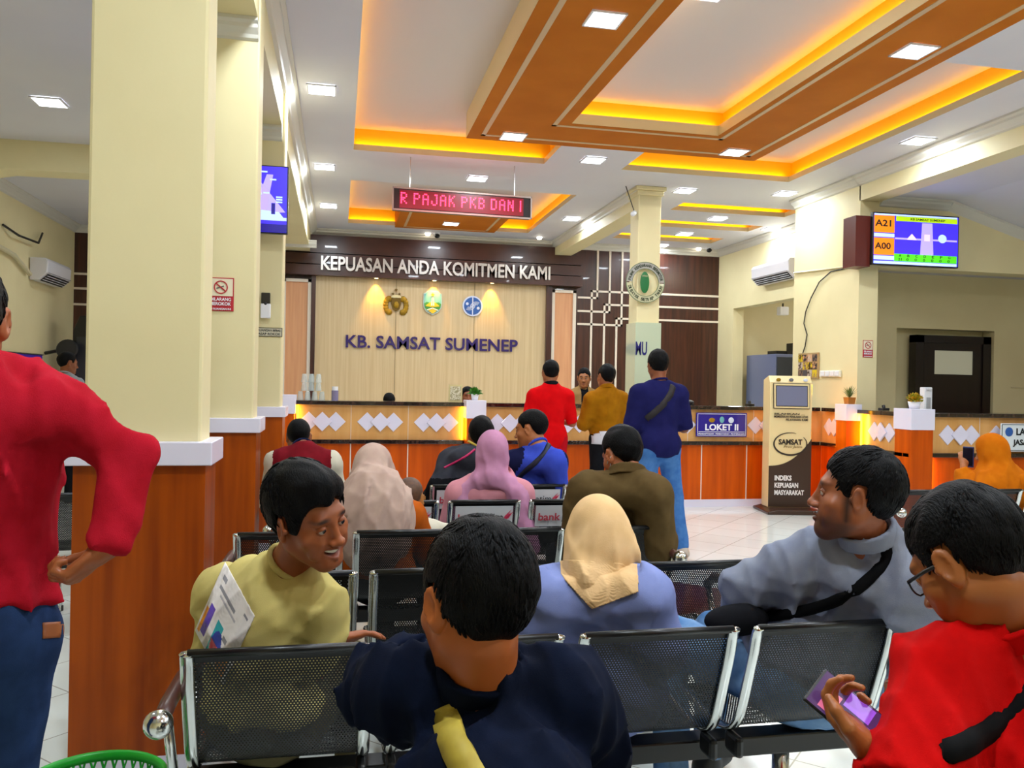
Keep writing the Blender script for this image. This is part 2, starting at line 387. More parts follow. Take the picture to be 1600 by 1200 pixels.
# piers of the colonnade
def pier(name, x0, x1, y0, y1, top):
    r = thing(name, None, None, ((x0+x1)/2, (y0+y1)/2, 0)); r['kind'] = 'structure'
    cx, cy = (x0+x1)/2, (y0+y1)/2
    struct(MB().box(x0-cx, y0-cy, 1.2, x1-cx, y1-cy, top).build('pier_upper', WALL, r, bevel=.012))
    struct(MB().box(x0-cx-.025, y0-cy-.025, 0, x1-cx+.02, y1-cy+.02, 1.14).build('pier_cladding', WOOD, r))
    struct(MB().box(x0-cx-.05, y0-cy-.05, 1.13, x1-cx+.045, y1-cy+.045, 1.215).build('pier_cap', CAPW, r, bevel=.004))
    struct(MB().box(x0-cx-.035, y0-cy-.035, 0, x1-cx+.03, y1-cy+.03, .08).build('pier_baseboard', CAPW, r))
    return r
pier('wall_pier_1', -.89, -.49, 3.22, 3.43, 3.9)
pier('wall_pier_2', -.92, -.49, 5.12, 5.36, 3.9)
pier('wall_pier_3', -.92, -.475, 7.22, 7.5, 3.9)
cm = MB(); cornice([(-.95, 5.12), (-.5, 5.12)], 3.55, cm, side=-1, size=.08)
cornice([(-.95, 7.22), (-.5, 7.22)], 3.55, cm, side=-1, size=.08)
cornice([(-1.0, 13.4), (-.38, 13.4)], 3.62, cm, side=-1, size=.08)
struct(cm.build('trim_4', CORN))

# column behind the counter line
cl = thing('wall_column', None, None, (3.79, 10.05, 0)); cl['kind'] = 'structure'
struct(MB().box(-.15, -.15, 0, .15, .15, 3.86).build('column_shaft', WALL, cl, bevel=.01))
mb = MB(); mb.box(-.2, -.2, 3.9, .2, .2, 3.95); mb.box(-.175, -.175, 3.84, .175, .175, 3.9)
struct(mb.build('column_capital', WALL, cl, bevel=.008))
struct(MB().box(-.17, -.175, .0, .17, .17, 2.24).build('column_cladding', mat('pale_glass_cladding', 'C4D0B4', .08, spec=.8, coat=1), cl))
# mirror reflection in the glossy cladding, built as solid blue letters
struct(text('column_reflected_letters', 'MU', -.165, -.18, 1.83, .15, .17, mat('reflected_letter_blue', '1C1A6E', .3), cl, bold=.02))

# ------------------------------------------------------------------ back wall dressing
FY = BY
mb = MB(); mb.box(-.4, FY-.05, 0, 3.52, FY, 3.16); 
pn = struct(mb.build('wall_back_panel', FRONT))
mb = MB()
for x in (.92, 2.26): mb.box(x-.004, FY-.053, 0, x+.004, FY-.049, 3.16)
struct(mb.build('wall_back_seam', mat('seam_brown', '8A7450', .6), pn))
mb = MB()   # stepped louvre boards carrying the slogan
for i, (z0, z1, d) in enumerate(((3.16, 3.33, .22), (3.35, 3.52, .18), (3.54, 3.7, .14))): mb.box(-.95, FY-d, z0, 4.14, FY, z1)
mb.box(-.5, FY-.1, 3.7, 3.66, FY, 3.84)
struct(mb.build('wall_back_louvre', mat('dark_louvre', '3E1C12', .3, color2='4A241A', scale=3, coat=.2)))
for nm, a, b in (('trim_5', -.93, -.47), ('trim_6', 3.62, 4.06)):
    mb = MB(); w_ = .055
    for q in ((a, a+w_, 0, 3.1), (b-w_, b, 0, 3.1), (a, b, 3.05, 3.1)): mb.box(q[0], FY-.1, q[2], q[1], FY, q[3])
    t_ = struct(mb.build(nm, LINEW)); struct(MB().box(a+w_, FY-.07, 0, b-w_, FY, 3.05).build('trim_panel', PEACH, t_))
# dark returns beside the centre panel
struct(MB().box(-.47, FY-.12, 0, -.4, FY, 3.16).build('trim_7', DARKW)); struct(MB().box(3.52, FY-.12, 0, 3.62, FY, 3.16).build('trim_8', DARKW))
# pale line pattern on the dark wall to the right
mb = MB(); t = .035; y0 = FY-.02
def ln(xa, za, xb, zb):
    if abs(xa-xb) < 1e-6: mb.box(xa-t/2, y0, min(za, zb)-t/2, xa+t/2, FY, max(za, zb)+t/2)
    else: mb.box(min(xa, xb)-t/2, y0, za-t/2, max(xa, xb)+t/2, FY, za+t/2)
ln(4.47, 3.84, 4.47, 2.99); ln(4.47, 2.99, 4.13, 2.99); ln(4.37, 3.11, 4.37, .9); ln(4.37, 3.11, 6.95, 3.11)
ln(4.70, 3.84, 4.70, 2.75); ln(4.70, 2.75, 4.13, 2.75); ln(4.61, 2.88, 4.61, .9); ln(4.61, 2.88, 6.95, 2.88)
ln(4.93, 3.84, 4.93, 2.52); ln(4.93, 2.52, 4.13, 2.52); ln(4.84, 2.64, 4.84, .9); ln(4.84, 2.64, 6.95, 2.64)
struct(mb.build('wall_back_lines', LINEW))
mb = MB()
for z in (3.04, 2.81, 2.56): mb.box(-4.1, FY-.02, z-.017, -1, FY, z+.017)
struct(mb.build('wall_back_left_lines', LINEW))

# slogan and office name
sl = tag(text('slogan_lettering', 'KEPUASAN ANDA KOMITMEN KAMI', -.32, FY-.24, 3.24, 3.86, .235, SILVER, depth=.03, bold=.022), 'large silver capital letters mounted on the dark louvre boards', 'lettering')
tag(text('office_name_lettering', 'KB. SAMSAT SUMENEP', .1, FY-.055, 1.99, 2.93, .215, mat('violet_acrylic', '2A1568', .12, coat=.6), depth=.025, bold=.02), 'deep violet capital letters on the pale veneer wall behind the counter', 'lettering')

# the three emblems
GOLD = mat('old_gold', 'B08818', .35, .5, color2='8C6A10', scale=20); GOLDD = mat('dark_gold', '6E5210', .4, .4)
r = thing('police_emblem', 'gold wreath and shield emblem, left of the three on the veneer wall', 'emblem', (.92, FY-.055, 2.75))
mb = MB()
for s in (-1, 1):
    mb = MB()
    for k in range(9):
        a = math.radians(-100+k*26); 
        mb.ell((s*(.115+.055*math.cos(a)), -.015, -.03+.115*math.sin(a)), (.045, .012, .05), 10, 6)
    mb.build('wreath', GOLD, r, smooth=True)
mb = MB(); mb.prism([(-.075, .09), (.075, .09), (.085, 0), (.06, -.09), (0, -.13), (-.06, -.09), (-.085, 0)], -.035, -.01); mb.build('shield', GOLDD, r)
mb = MB(); mb.ell((0, -.04, -.02), (.045, .012, .06), 12, 8); mb.build('torch_boss', GOLD, r, smooth=True)
mb = MB(); mb.prism([(-.085, .12), (-.05, .14), (0, .145), (.05, .14), (.085, .12), (.08, .1), (-.08, .1)], -.038, -.02); mb.build('crown_band', mat('pale_gold', 'E8D8A0', .3), r)
for x, z in ((-.055, .165), (.055, .165), (0, .235)):
    mb = MB(); pts = [((.026 if k % 2 == 0 else .012)*math.sin(k*PI/5)+x, (.026 if k % 2 == 0 else .012)*math.cos(k*PI/5)+z) for k in range(10)]
    mb.prism(pts, -.03, -.005); mb.build('star', GOLDD, r)
r = thing('provincial_crest', 'shield crest with star, temple and river, middle of the three emblems', 'emblem', (1.535, FY-.055, 2.79))
def shield(s_): return [(x*s_, z*s_) for x, z in ((-.07, .2), (-.1, .185), (-.12, .16), (-.15, .15), (-.155, 0), (-.145, -.08), (-.1, -.15), (0, -.2), (.1, -.15), (.145, -.08), (.155, 0), (.15, .15), (.12, .16), (.1, .185), (.07, .2))]
MB().prism(shield(1.04), -.025, 0).build('shield_rim', mat('rim_white', 'C8D4C8', .3), r)
MB().prism(shield(.96), -.03, -.02).build('sky_field', mat('crest_sky', '6CB0B4', .3), r)
mb = MB(); mb.prism([(-.145, -.02), (-.1, .01), (-.05, .0), (0, .02), (.05, 0), (.1, .01), (.145, -.02), (.13, -.09), (.08, -.14), (-.08, -.14), (-.13, -.09)], -.036, -.03); mb.build('rice_field', mat('crest_green', '3E8A3A', .4), r)
mb = MB(); mb.prism([(-.09, -.03), (-.03, .01), (.03, .01), (.09, -.03), (.12, -.06), (.0, -.075), (-.12, -.06)], -.04, -.036); mb.build('hill', mat('crest_yellow', 'E8B818', .4), r)
mb = MB(); mb.prism([(-.03, -.05), (-.018, .08), (-.006, .1), (-.006, -.05)], -.045, -.04); mb.prism([(.03, -.05), (.018, .08), (.006, .1), (.006, -.05)], -.045, -.04); mb.build('temple_gate', mat('crest_white', 'F2F0E4', .4), r)
mb = MB(); mb.prism([(-.1, -.12), (0, -.085), (.1, -.12), (.085, -.135), (0, -.1), (-.085, -.135)], -.045, -.04); mb.build('ribbon', MATS['crest_white'], r)
mb = MB(); mb.prism([(-.07, -.14), (0, -.105), (.07, -.14), (0, -.185)], -.044, -.04); mb.build('ribbon_field', MATS['crest_yellow'], r)
mb = MB(); mb.prism([((.04 if k % 2 == 0 else .016)*math.sin(k*PI/5), .135+(.04 if k % 2 == 0 else .016)*math.cos(k*PI/5)) for k in range(10)], -.045, -.04); mb.build('star', MATS['crest_yellow'], r)
r = thing('insurance_roundel', 'round blue and white wave emblem, right of the three on the wall', 'emblem', (2.225, FY-.055, 2.76))
BLU = mat('roundel_blue', '2C5CA8', .3); RW = mat('roundel_white', 'D8DEF0', .3)
def disc(r_, z0, z1, n=40, cx=0, cz=0): return MB().prism([(cx+r_*math.cos(2*PI*k/n), cz+r_*math.sin(2*PI*k/n)) for k in range(n)], z0, z1)
disc(.175, -.02, 0).build('rim', RW, r); disc(.15, -.026, -.02).build('field', BLU, r)
mb = MB(); mb.box(-.01, -.03, -.15, .008, -.026, .15)
for s in (-1, 1):
    for k, rr in enumerate((.05, .075, .1)):
        pts = [(s*(.06-(rr)*math.cos(a)) - s*.0, -.031, -s*(-.02+rr*math.sin(a)*.9)) for a in [math.radians(t_) for t_ in range(-10, 125, 12)]]
        mb.tube([(p[0], p[1], -p[2]*1.0) for p in pts if math.hypot(p[0], p[2]) < .15], .006, 6)
    mb.ell((s*-.095+s*0, -.03, s*.035), (.026, .004, .026), 12, 6)
mb.build('waves', RW, r)

# wall-washer spots under the louvre boards
for i, (x, nm) in enumerate(((.58, 'left'), (1.55, 'middle'), (2.54, 'right'))):
    r = thing('wall_spotlight', 'small recessed warm spotlight under the dark boards, %s one of three' % nm, 'spotlight', (x, FY-.17, 3.155))
    MB().lathe([(.001, 0), (.035, 0), (.045, -.003), (.045, .004)], n=20).build('rim', STEEL, r, smooth=True)
    MB().lathe([(.001, -.002), (.03, -.002), (.03, 0)], n=16).build('bulb', mat('warm_bulb', 'FFE0A0', .5, emit='FFD080', estr=14), r)
    L = bpy.data.lights.new('spot', 'SPOT'); L.energy = 45; L.color = (1, .5, .04); L.spot_size = 1.15; L.spot_blend = .7; L.shadow_soft_size = .03
    o = bpy.data.objects.new('wall_spotlight_beam', L); COL.objects.link(o); o.parent = r; o.location = (0, .02, -.012); o.rotation_euler = (math.radians(17), 0, 0)
for nm, (x, y), lab in (('dome_bulb', (1.42, 14.0), 'small round ceiling bulb beside the camera above the slogan'), ('dome_bulb', (3.3, 13.79), 'small round ceiling bulb near the middle beam'), ('dome_bulb', (6.3, 14.0), 'small round ceiling bulb above the dark wall corner')):
    r = thing(nm, lab, 'ceiling bulb', (x, y, CZ)); MB().lathe([(.001, -.05), (.03, -.045), (.045, -.02), (.04, 0)], n=16).build('bulb', mat('bulb_white', 'FFFFFF', .5, emit='FFF2DC', estr=8), r, smooth=True)
    MB().lathe([(.05, -.008), (.06, 0), (.04, 0), (.05, -.008)], n=16).build('rim', WHITE, r)

# ceiling downlights
spots = [((1.73, 5.44), 'on the brown frame nearest the camera'), ((2.48, 5.41), 'inside the orange-lit middle recess'), ((4.09, 5.39), 'on the right arm of the brown frame'),
 ((1.68, 8.24), 'at the far left corner of the brown frame'), ((4.06, 8.17), 'at the far right corner of the brown frame'), ((-.19, 7.35), 'beside the left beam, nearest of its row'),
 ((-.21, 10.01), 'beside the left beam, second of its row'), ((-.19, 12.24), 'beside the left beam, farthest of its row'), ((1.61, 10.06), 'between the two recesses above the red moving display'),
 ((2.72, 8.87), 'on the flat strip between left and right recess'), ((1.67, 12.94), 'on the brown panel near the back wall'), ((3.39, 12.1), 'left of the middle beam'),
 ((5.61, 7.31), 'beside the right beam in front of the pillar'), ((4.27, 9.94), 'right of the cream column top'), ((5.55, 9.74), 'beside the pillar near the first narrow recess'),
 ((5.45, 11.46), 'between first and second narrow recess'), ((5.49, 12.77), 'between second and third narrow recess'), ((6.59, 11.95), 'beside the wall with the air conditioner'), ((5.55, 13.94), 'in front of the dark wall'),
 ((-.2, 4.4), 'beside the left beam above the camera'), ((5.61, 3.6), 'beside the right beam near the camera'), ((1.73, 2.2), 'on the brown frame behind the camera'), ((4.09, 2.2), 'on the right frame arm behind the camera'), ((-.2, 1.2), 'left rear of the hall'), ((5.6, .8), 'right rear of the hall'), ((2.7, -.6), 'rear middle of the hall')]
def downlight(x, y, z, lab, power=LAMP_POWER, proto=[None]):
    if proto[0] is None:
        r = thing('ceiling_downlight', 'x', 'ceiling light', (x, y, z), 0, 'square ceiling downlights')
        mb = MB(); s = .125
        for q in ((-s, -s, s, -s+.015), (-s, s-.015, s, s), (-s, -s, -s+.015, s), (s-.015, -s, s, s)): mb.box(q[0], q[1], -.012, q[2], q[3], 0)
        mb.build('frame', WHITE, r); MB().box(-.11, -.11, -.01, .11, .11, -.002).build('diffuser', LAMPM, r); proto[0] = r
    else: r = dup(proto[0], (x, y, z))
    r['label'] = 'square white LED downlight ' + lab
    area_light('downlight_light', (x, y, z-.02), (0, 0, 0), .22, .22, power, (.82, .92, 1))
    return r
for (x, y), lab in spots:
    inside = 2.14 < x < 3.65 and y < 7.7 and y > -1
    brown = abs(x-1.67) < .01 and y > 12
    downlight(x, y, (UZ-.005 if inside and y > -.5 else CZ-.022 if brown else CZ-.004), lab, LAMP_POWER*(2.7 if y < 3 else 1.3 if y < 5 else 1))
for (x, y), lab in (((-2.48, 7.83), 'on the left aisle ceiling'), ((-2.48, 4.0), 'on the left aisle ceiling beside the camera'), ((-2.5, 11.7), 'on the left aisle ceiling beyond the cross beam')): downlight(x, y, 3.796, lab, LAMP_POWER*.6)
for (x, y), lab in (((8.3, 5.5), 'on the sloping right aisle ceiling'), ((7.0, 2.5), 'on the right aisle ceiling beside the camera')): downlight(x, y, 3.3 if x > 8 else 3.71, lab, LAMP_POWER*.8)
# ================================================================== COUNTER
CY = 9.36
ct = thing('service_counter', 'long straight service counter with white diamond tiles facing the benches', 'counter', (0, CY, 0), 0, 'sections of the service counter')
ctl = thing('service_counter', 'short side section of the counter running toward the camera beside the pillar', 'counter', (0, CY, 0), 0, 'sections of the service counter')
ctr = thing('service_counter', 'right-hand section of the counter under the dark door and insurance sign', 'counter', (0, CY, 0), 0, 'sections of the service counter')
RY_ = 7.72-CY
for nm, mt_, z0, z1, d0, d1, bv in (('lower_panel', WOODC, .08, .75, 0, .05, 0), ('baseboard', CAPW, 0, .09, -.012, .04, 0), ('ledge', GRANITE, .75, .795, -.05, .05, .004), ('upper_panel', PANEL, .795, 1.175, .01, .06, 0), ('worktop', GRANITE, 1.175, 1.22, -.05, .42, .005)):
    MB().box(-.45, d0, z0, 5.9+d0-.002, d1, z1).build(nm, mt_, ct, bevel=bv)
    dl = min(d1, .025)
    MB().box(5.9+d0, RY_+d1+.002, z0, 5.9+dl, (d0 if nm != 'worktop' else -.06), z1).build(nm, mt_, ctl, bevel=bv)
    MB().box(5.9+d0, RY_+d0, z0, 12.3, RY_+d1, z1).build(nm, mt_, ctr, bevel=bv)
MB().box(-.45, .4, 0, 5.5, .43, 1.17).build('inner_panel', WOODC, ct); MB().box(6.1, RY_+.4, 0, 12.3, RY_+.43, 1.17).build('inner_panel', WOODC, ctr)
# white joints
JW = mat('joint_white', 'E8D8C8', .4)
for x in (.14, .77, 2.2, 2.95, 3.6, 4.3, 4.89): MB().box(x-.006, -.004, .09, x+.006, .01, .75).build('joint_strip', JW, ct)
for x in (.14, .77, 2.2, 2.95, 4.12, 4.98): MB().box(x-.003, .005, .795, x+.003, .012, 1.175).build('joint_strip', JW, ct)
for x in (6.75, 7.5, 8.2):
    MB().box(x-.003, 7.72-CY+.005, .795, x+.003, 7.72-CY+.012, 1.175).build('joint_strip', JW, ctr); MB().box(x-.005, 7.72-CY-.004, .09, x+.005, 7.72-CY+.01, .75).build('joint_strip', JW, ctr)
# diamonds in threes, the middle one in front
DIA = mat('diamond_tile', 'E2DEF2', .2, coat=.4)
def dia(x, z, front, s=.108, axis='X', at=0, par=None):
    mb = MB(); y = -.022 if front else -.006
    q = [(x-s, z), (x, z-s), (x+s, z), (x, z+s)]
    if axis == 'X': mb.prism([(a, b) for a, b in q], at+y-.006, at+y+.012)
    else: mb.prism([(a, b) for a, b in q], at+y-.006, at+y+.012, 'YZ')
    mb.build('diamond_tile', DIA, par or ct, bevel=.003)
for xc in (-.17, .46, 1.085, 1.93, 2.62, 3.32, 3.97, 5.15):
    for k in (-1, 0, 1):
        if xc == 3.97 and k < 0: continue
        dia(xc+k*.145, .99, k == 0, at=.01)
for xc in (6.5, 7.1, 7.85):
    for k in (-1, 0, 1): dia(xc+k*.145, .985, k == 0, at=7.72-CY+.01, par=ctr)
for yc in (9.08, 8.2):
    for k in (-1, 0, 1): dia(yc-CY+k*.13, .985, k == 0, axis='Y', at=5.91, par=ctl)
# piers with white caps, and glowing strips beside them
def cpier(x, y, w_, d_, ht=1.25, cap=.2, par=None):
    mb = MB(); mb.box(x-w_/2, y-d_/2-CY, 0, x+w_/2, y+d_/2-CY, ht-cap); mb.build('pier', WOODC, par or ct)
    mb = MB(); mb.box(x-w_/2-.012, y-d_/2-CY-.012, ht-cap, x+w_/2+.012, y+d_/2-CY+.012, ht); mb.build('pier_cap', CAPW, par or ct, bevel=.003)
cpier(1.5, 9.24, .2, .22); cpier(-.56, 9.3, .2, .3, 1.28, .2); cpier(3.38, 9.24, .22, .22)
cpier(5.81, 8.68, .18, .2, 1.28, .19, ctl); cpier(5.98, 7.77, .26, .26, 1.26, .22, ctr)
def led(x, y, z0, z1, dx, dy, ex, ey, power=1.5):
    MB().box(x-dx, y-dy-CY, z0, x+dx, y+dy-CY, z1).build('led_strip', WARM, ct)
    l = area_light('counter_led_light', (x+ex*.03, y+ey*.03, (z0+z1)/2), (PI/2, 0, math.atan2(ey, ex)+PI/2 if (ex or ey) else 0), .03, z1-z0, power, (1, .55, .05))
led(-.43, 9.35, .8, 1.17, .010, .008, 0, -1, .35); led(1.375, 9.35, .8, 1.17, .010, .008, 0, -1, .35); led(3.5, 9.33, .8, 1.17, .014, .01, 0, -1, 1.5); led(5.42, 9.35, .8, 1.17, .012, .008, 0, -1, 2)
led(5.885, 8.53, .8, 1.17, .008, .014, -1, 0, 1.6); led(6.13, 7.7, .1, .74, .012, .008, 0, -1, 1.4); led(5.6, 9.34, .1, .74, .01, .008, 0, -1, 1.2)
# counter window sign
r = thing('counter_sign', 'blue acrylic sign reading LOKET II with three small emblems on the counter front', 'sign', (4.54, CY-.02, .85))
SB = mat('sign_blue', '2A1C8C', .15, coat=.6); SW = mat('sign_white', 'F2F0FA', .4)
MB().box(-.33, -.015, 0, .33, .0, .29).build('board', SB, r, bevel=.003)
mb = MB()
for q in ((-.315, .013, .315, .018), (-.315, .272, .315, .277), (-.315, .013, -.31, .277), (.31, .013, .315, .277), (-.3, .055, .3, .062)): mb.box(q[0], -.018, q[1], q[2], -.015, q[3])
mb.build('border', SW, r)
text('lettering', 'LOKET II', -.215, -.016, .075, .43, .08, SW, r, .003, .03)
text('small_lettering', 'PENDAFTARAN  PEMBAYARAN  PENYERAHAN', -.3, -.016, .026, .6, .017, SW, r, .002, .02)
mb = MB(); mb.ell((-.13, -.018, .2), (.04, .004, .028), 14, 8); mb.build('gold_emblem', GOLD, r); mb = MB(); mb.ell((0, -.018, .205), (.03, .004, .04), 14, 8); mb.build('crest_emblem', MATS['crest_sky'], r)
mb = MB(); mb.ell((.12, -.018, .2), (.036, .004, .036), 16, 8); mb.build('round_emblem', RW, r)
r = thing('desk_sign', 'white board sign reading LAYANAN JASA RAHARJA at the right counter', 'sign', (7.03, 7.62, .82))
MB().box(-.12, -.012, 0, .62, 0, .3).build('board', mat('sign_board_white', 'DDE4E8', .3), r, bevel=.004)
mb = MB()
for q in ((-.11, .01, .61, .016), (-.11, .284, .61, .29), (-.11, .01, -.104, .29), (.604, .01, .61, .29)): mb.box(q[0], -.015, q[1], q[2], -.012, q[3])
mb.build('border', BLACK, r)
text('lettering', 'LAYANAN', .07, -.013, .175, .45, .075, mat('ink', '101418', .5), r, .003, .03); text('lettering', 'JASA RAHARJA', .03, -.013, .05, .56, .08, MATS['ink'], r, .003, .03)
mb = MB(); mb.ell((-.02, -.014, .21), (.05, .003, .05), 18, 8); mb.build('round_emblem', BLU, r)

# things on the counter
CUP = mat('clear_plastic_cup', 'DCE8E4', .08, alpha=.42, spec=.9)
p = None; cups = []
for lvl, n, z in ((0, 4, 1.22), (1, 3, 1.32), (2, 3, 1.415)):
    for k in range(n):
        x = -.30+(k-(n-1)/2)*.078; y = 9.58
        lab = 'inverted clear plastic cup, %s row of the pyramid, %s' % (('bottom', 'middle', 'top')[lvl], ('leftmost', 'second from left', 'third from left', 'rightmost')[k if k < n-1 else 3])
        if p is None:
            p = MB().lathe([(.034, 0), (.036, .004), (.034, .01), (.024, .092), (.02, .096), (.001, .096)], n=20).build('plastic_cup', CUP, None, smooth=True); c = p
        else: c = p.copy(); COL.objects.link(c)
        c.location = (x, y, z); tag(c, lab, 'cup', 'pyramid of plastic cups on the counter')
r = thing('lidded_jar', 'lilac jar with white lid on the counter beside the cups', 'jar', (-.04, 9.55, 1.22))
MB().lathe([(.001, 0), (.038, 0), (.038, .11), (.001, .11)], n=20).build('body', mat('jar_lilac', '8C84A8', .2), r, smooth=False); MB().lathe([(.001, .11), (.034, .11), (.034, .155), (.001, .155)], n=20).build('lid', WHITE, r)
r = thing('framed_notice', 'small standing frame with a gold notice on the counter left of the plant', 'frame', (1.33, 9.6, 1.22))
MB().box(-.08, 0, 0, .08, .02, .2).build('frame', mat('frame_champagne', 'D8C890', .3), r); MB().box(-.062, -.004, .02, .062, 0, .18).build('notice', mat('notice_olive', 'A89C70', .5, color2='E4DCC0', scale=60, contrast=(.45, .55)), r)
def potted(name, loc, label, potc, leafc, n=60, hr=.08, spiky=False, potr=.045, poth=.07, sq=False):
    r = thing(name, label, 'potted plant', loc)
    pm = MB()
    if sq: pm.add([(-potr*.8, -potr*.8, 0), (potr*.8, -potr*.8, 0), (potr*.8, potr*.8, 0), (-potr*.8, potr*.8, 0), (-potr, -potr, poth), (potr, -potr, poth), (potr, potr, poth), (-potr, potr, poth)], [(0,1,2,3), (0,1,5,4), (1,2,6,5), (2,3,7,6), (3,0,4,7), (4,5,6,7)])
    else: pm.lathe([(.001, 0), (potr*.75, 0), (potr, poth), (potr*.9, poth), (potr*.85, poth*.9), (.001, poth*.9)], n=24)
    pm.build('pot', potc, r, smooth=not sq)
    lm = MB(); rnd = random.Random(len(name)+int(loc[0]*100))
    for i in range(n):
        a = rnd.uniform(0, 2*PI); e = rnd.uniform(.1, 1.45); d = Vector((math.cos(a)*math.cos(e), math.sin(a)*math.cos(e), math.sin(e)))
        base = Vector((0, 0, poth*.9)); L_ = rnd.uniform(.7, 1.15)*hr; tip = base+d*L_*(1.3 if spiky else 1)
        side = d.cross(Vector((0, 0, 1)));
        if side.length < .05: side = Vector((1, 0, 0))
        side.normalize(); wd = .006 if spiky else .014
        mid = base+d*L_*.7+Vector((0, 0, .012))
        lm.add([base, mid+side*wd, tip, mid-side*wd], [(0, 1, 2, 3)])
        if not spiky:
            for q in (.5, .85): c_ = base+d*L_*q; rr = rnd.uniform(.010, .017); v = Vector((rnd.uniform(-1, 1), rnd.uniform(-1, 1), rnd.uniform(-.3, 1))).normalized(); u_ = v.orthogonal().normalized(); w_ = v.cross(u_); lm.add([c_+u_*rr, c_+w_*rr*.6, c_-u_*rr, c_-w_*rr*.6], [(0, 1, 2, 3)])
    lm.build('leaves', leafc, r, fix=False); return r
potted('potted_plant', (1.5, 9.24, 1.25), 'small green plant in white pot on the pier left of the red-shirted man', WHITE, mat('leaf_green', '4E9A28', .5, color2='2E6E18', scale=40), 70, .09)
potted('potted_succulent', (5.81, 8.66, 1.28), 'small spiky plant in terracotta pot on the pier right of the kiosk', mat('terracotta', 'B06A20', .5), mat('leaf_sage', '7C8A48', .5, color2='5A6A34', scale=40), 60, .11, True, .05, .08, True)
potted('potted_flower', (5.98, 7.77, 1.26), 'yellow-orange flowering plant in white bowl on the corner pier', WHITE, mat('leaf_yellow', 'D89810', .5, color2='8A9A20', scale=40), 110, .1, False, .065, .075)
r = thing('sanitizer_dispenser', 'white upright sanitizer dispenser standing on the right counter', 'dispenser', (6.3, 8.0, 1.22))
MB().box(-.05, -.04, 0, .05, .04, .27).build('body', WHITE, r, bevel=.008); MB().box(-.025, -.045, .04, .025, -.04, .16).build('label_panel', mat('grey_label', 'A8A8AC', .4), r); MB().box(-.03, -.06, .24, .03, -.03, .26).build('nozzle', mat('pale_grey', 'D0D0D4', .3), r)
for x, y, lab in ((5.02, 9.55, 'small black desk device on the counter behind the blue sign'), (6.0, 8.3, 'black low desk device on the counter between the two piers')):
    r = thing('desk_device', lab, 'device', (x, y, 1.22)); MB().box(-.04, -.05, 0, .04, .05, .03).build('body', BLACK, r, bevel=.006); MB().tube([(0, 0, .03), (0, .01, .06)], .018, 10).build('head', BLACK, r)
r = thing('desk_scanner', 'dark rounded device top peeking over the counter beside the navy-shirted man', 'device', (4.2, 9.6, 1.22)); MB().ell((0, 0, .035), (.1, .06, .034)).build('shell', mat('dark_grey_plastic', '2E2E34', .3), r, smooth=True); MB().box(-.08, -.05, 0, .08, .05, .012).build('base', BLACK, r)

# ================================================================== KIOSK
ks = thing('survey_kiosk', 'cream and dark brown satisfaction survey kiosk with tilted touch screen', 'kiosk', (5.2, 8.92, 0), math.radians(-10))
KC = mat('kiosk_cream', 'EAD29A', .3); KB_ = mat('kiosk_brown', '3A2418', .3)
MB().prism([(-.33, 0), (.36, 0), (.36, .03), (.25, .055), (-.22, .055), (-.33, .03)], -.28, .26).build('base', KB_, ks, bevel=.008)
body = MB(); body.prism([(-.04, .05), (.2, .05), (.2, 1.55), (.02, 1.6), (-.03, 1.52), (-.05, 1.2), (-.04, 1.1)], -.25, .25, 'YZ'); body.build('body', KC, ks, bevel=.01)
# dark lower graphic with an arc edge
poly = [(-.25, .06), (.25, .06), (.25, .86)]
for k in range(0, 13): a = k/12; poly.append((.25-.5*a, .54+.32*(1-a)**2.3 if a < 1 else .54))
MB().prism(poly, -.046, -.041, 'XZ').build('lower_graphic', KB_, ks)
MB().prism([(-.04, .06), (.2, .06), (.2, .86), (-.04, .86)], .251, .253, 'YZ').build('side_graphic', KB_, ks)
SR = Matrix.Rotation(math.radians(-4), 3, 'X')
MB().cbox((0, -.052, 1.36), (.43, .012, .3), R=SR).build('screen_bezel_line', BLACK, ks, bevel=.005); MB().cbox((0, -.056, 1.36), (.415, .012, .285), R=SR).build('screen_bezel', KC, ks)
MB().cbox((0, -.06, 1.36), (.375, .012, .245), R=SR).build('screen_edge', BLACK, ks); MB().cbox((0, -.063, 1.36), (.36, .012, .23), R=SR).build('screen', mat('kiosk_screen', '5C5E72', .2, emit='6A6C84', estr=.35), ks)
DK = mat('print_brown', '2C1C10', .5)
text('lettering', 'SILAHKAN ...', -.2, -.05, 1.14, .36, .022, DK, ks, .003, .02); text('lettering', 'MEMBERIKAN PENILAIAN ATAS', -.2, -.05, 1.105, .4, .026, DK, ks, .003, .02); text('lettering', 'PELAYANAN KAMI', -.06, -.05, 1.07, .26, .026, DK, ks, .003, .02)
mb = MB()
for k in range(40):
    a0, a1 = math.radians(70+k*8.2), math.radians(70+(k+1)*8.2); w0 = .004+.022*math.sin(PI*(k/40))**.8*(0.5+.5*k/40); w1 = .004+.022*math.sin(PI*min(1, (k+1)/40))**.8*(.5+.5*k/40)
    P_ = lambda a, w_, s_: (math.cos(a)*(.195+s_*w_/2), -.0465, .8+math.sin(a)*(.13+s_*w_/2))
    mb.add([P_(a0, w0, -1), P_(a0, w0, 1), P_(a1, w1, 1), P_(a1, w1, -1)], [(0, 1, 2, 3)])
mb.build('logo_swirl', DK, ks, solid=.003)
text('logo_lettering', 'SAMSAT', -.14, -.046, .79, .28, .065, DK, ks, .003, .03); text('logo_script', 'Prov Jatim', -.08, -.046, .745, .22, .035, mat('print_gold', '8A6A38', .5), ks, .003, 0, shear=.3)
for k, t_ in enumerate(('INDEKS', 'KEPUASAN', 'MASYARAKAT')): text('lettering', t_, -.18, -.048, .37-k*.085, (.2, .28, .35)[k], .06, mat('print_white', 'F4F0EC', .5), ks, .003, .035)
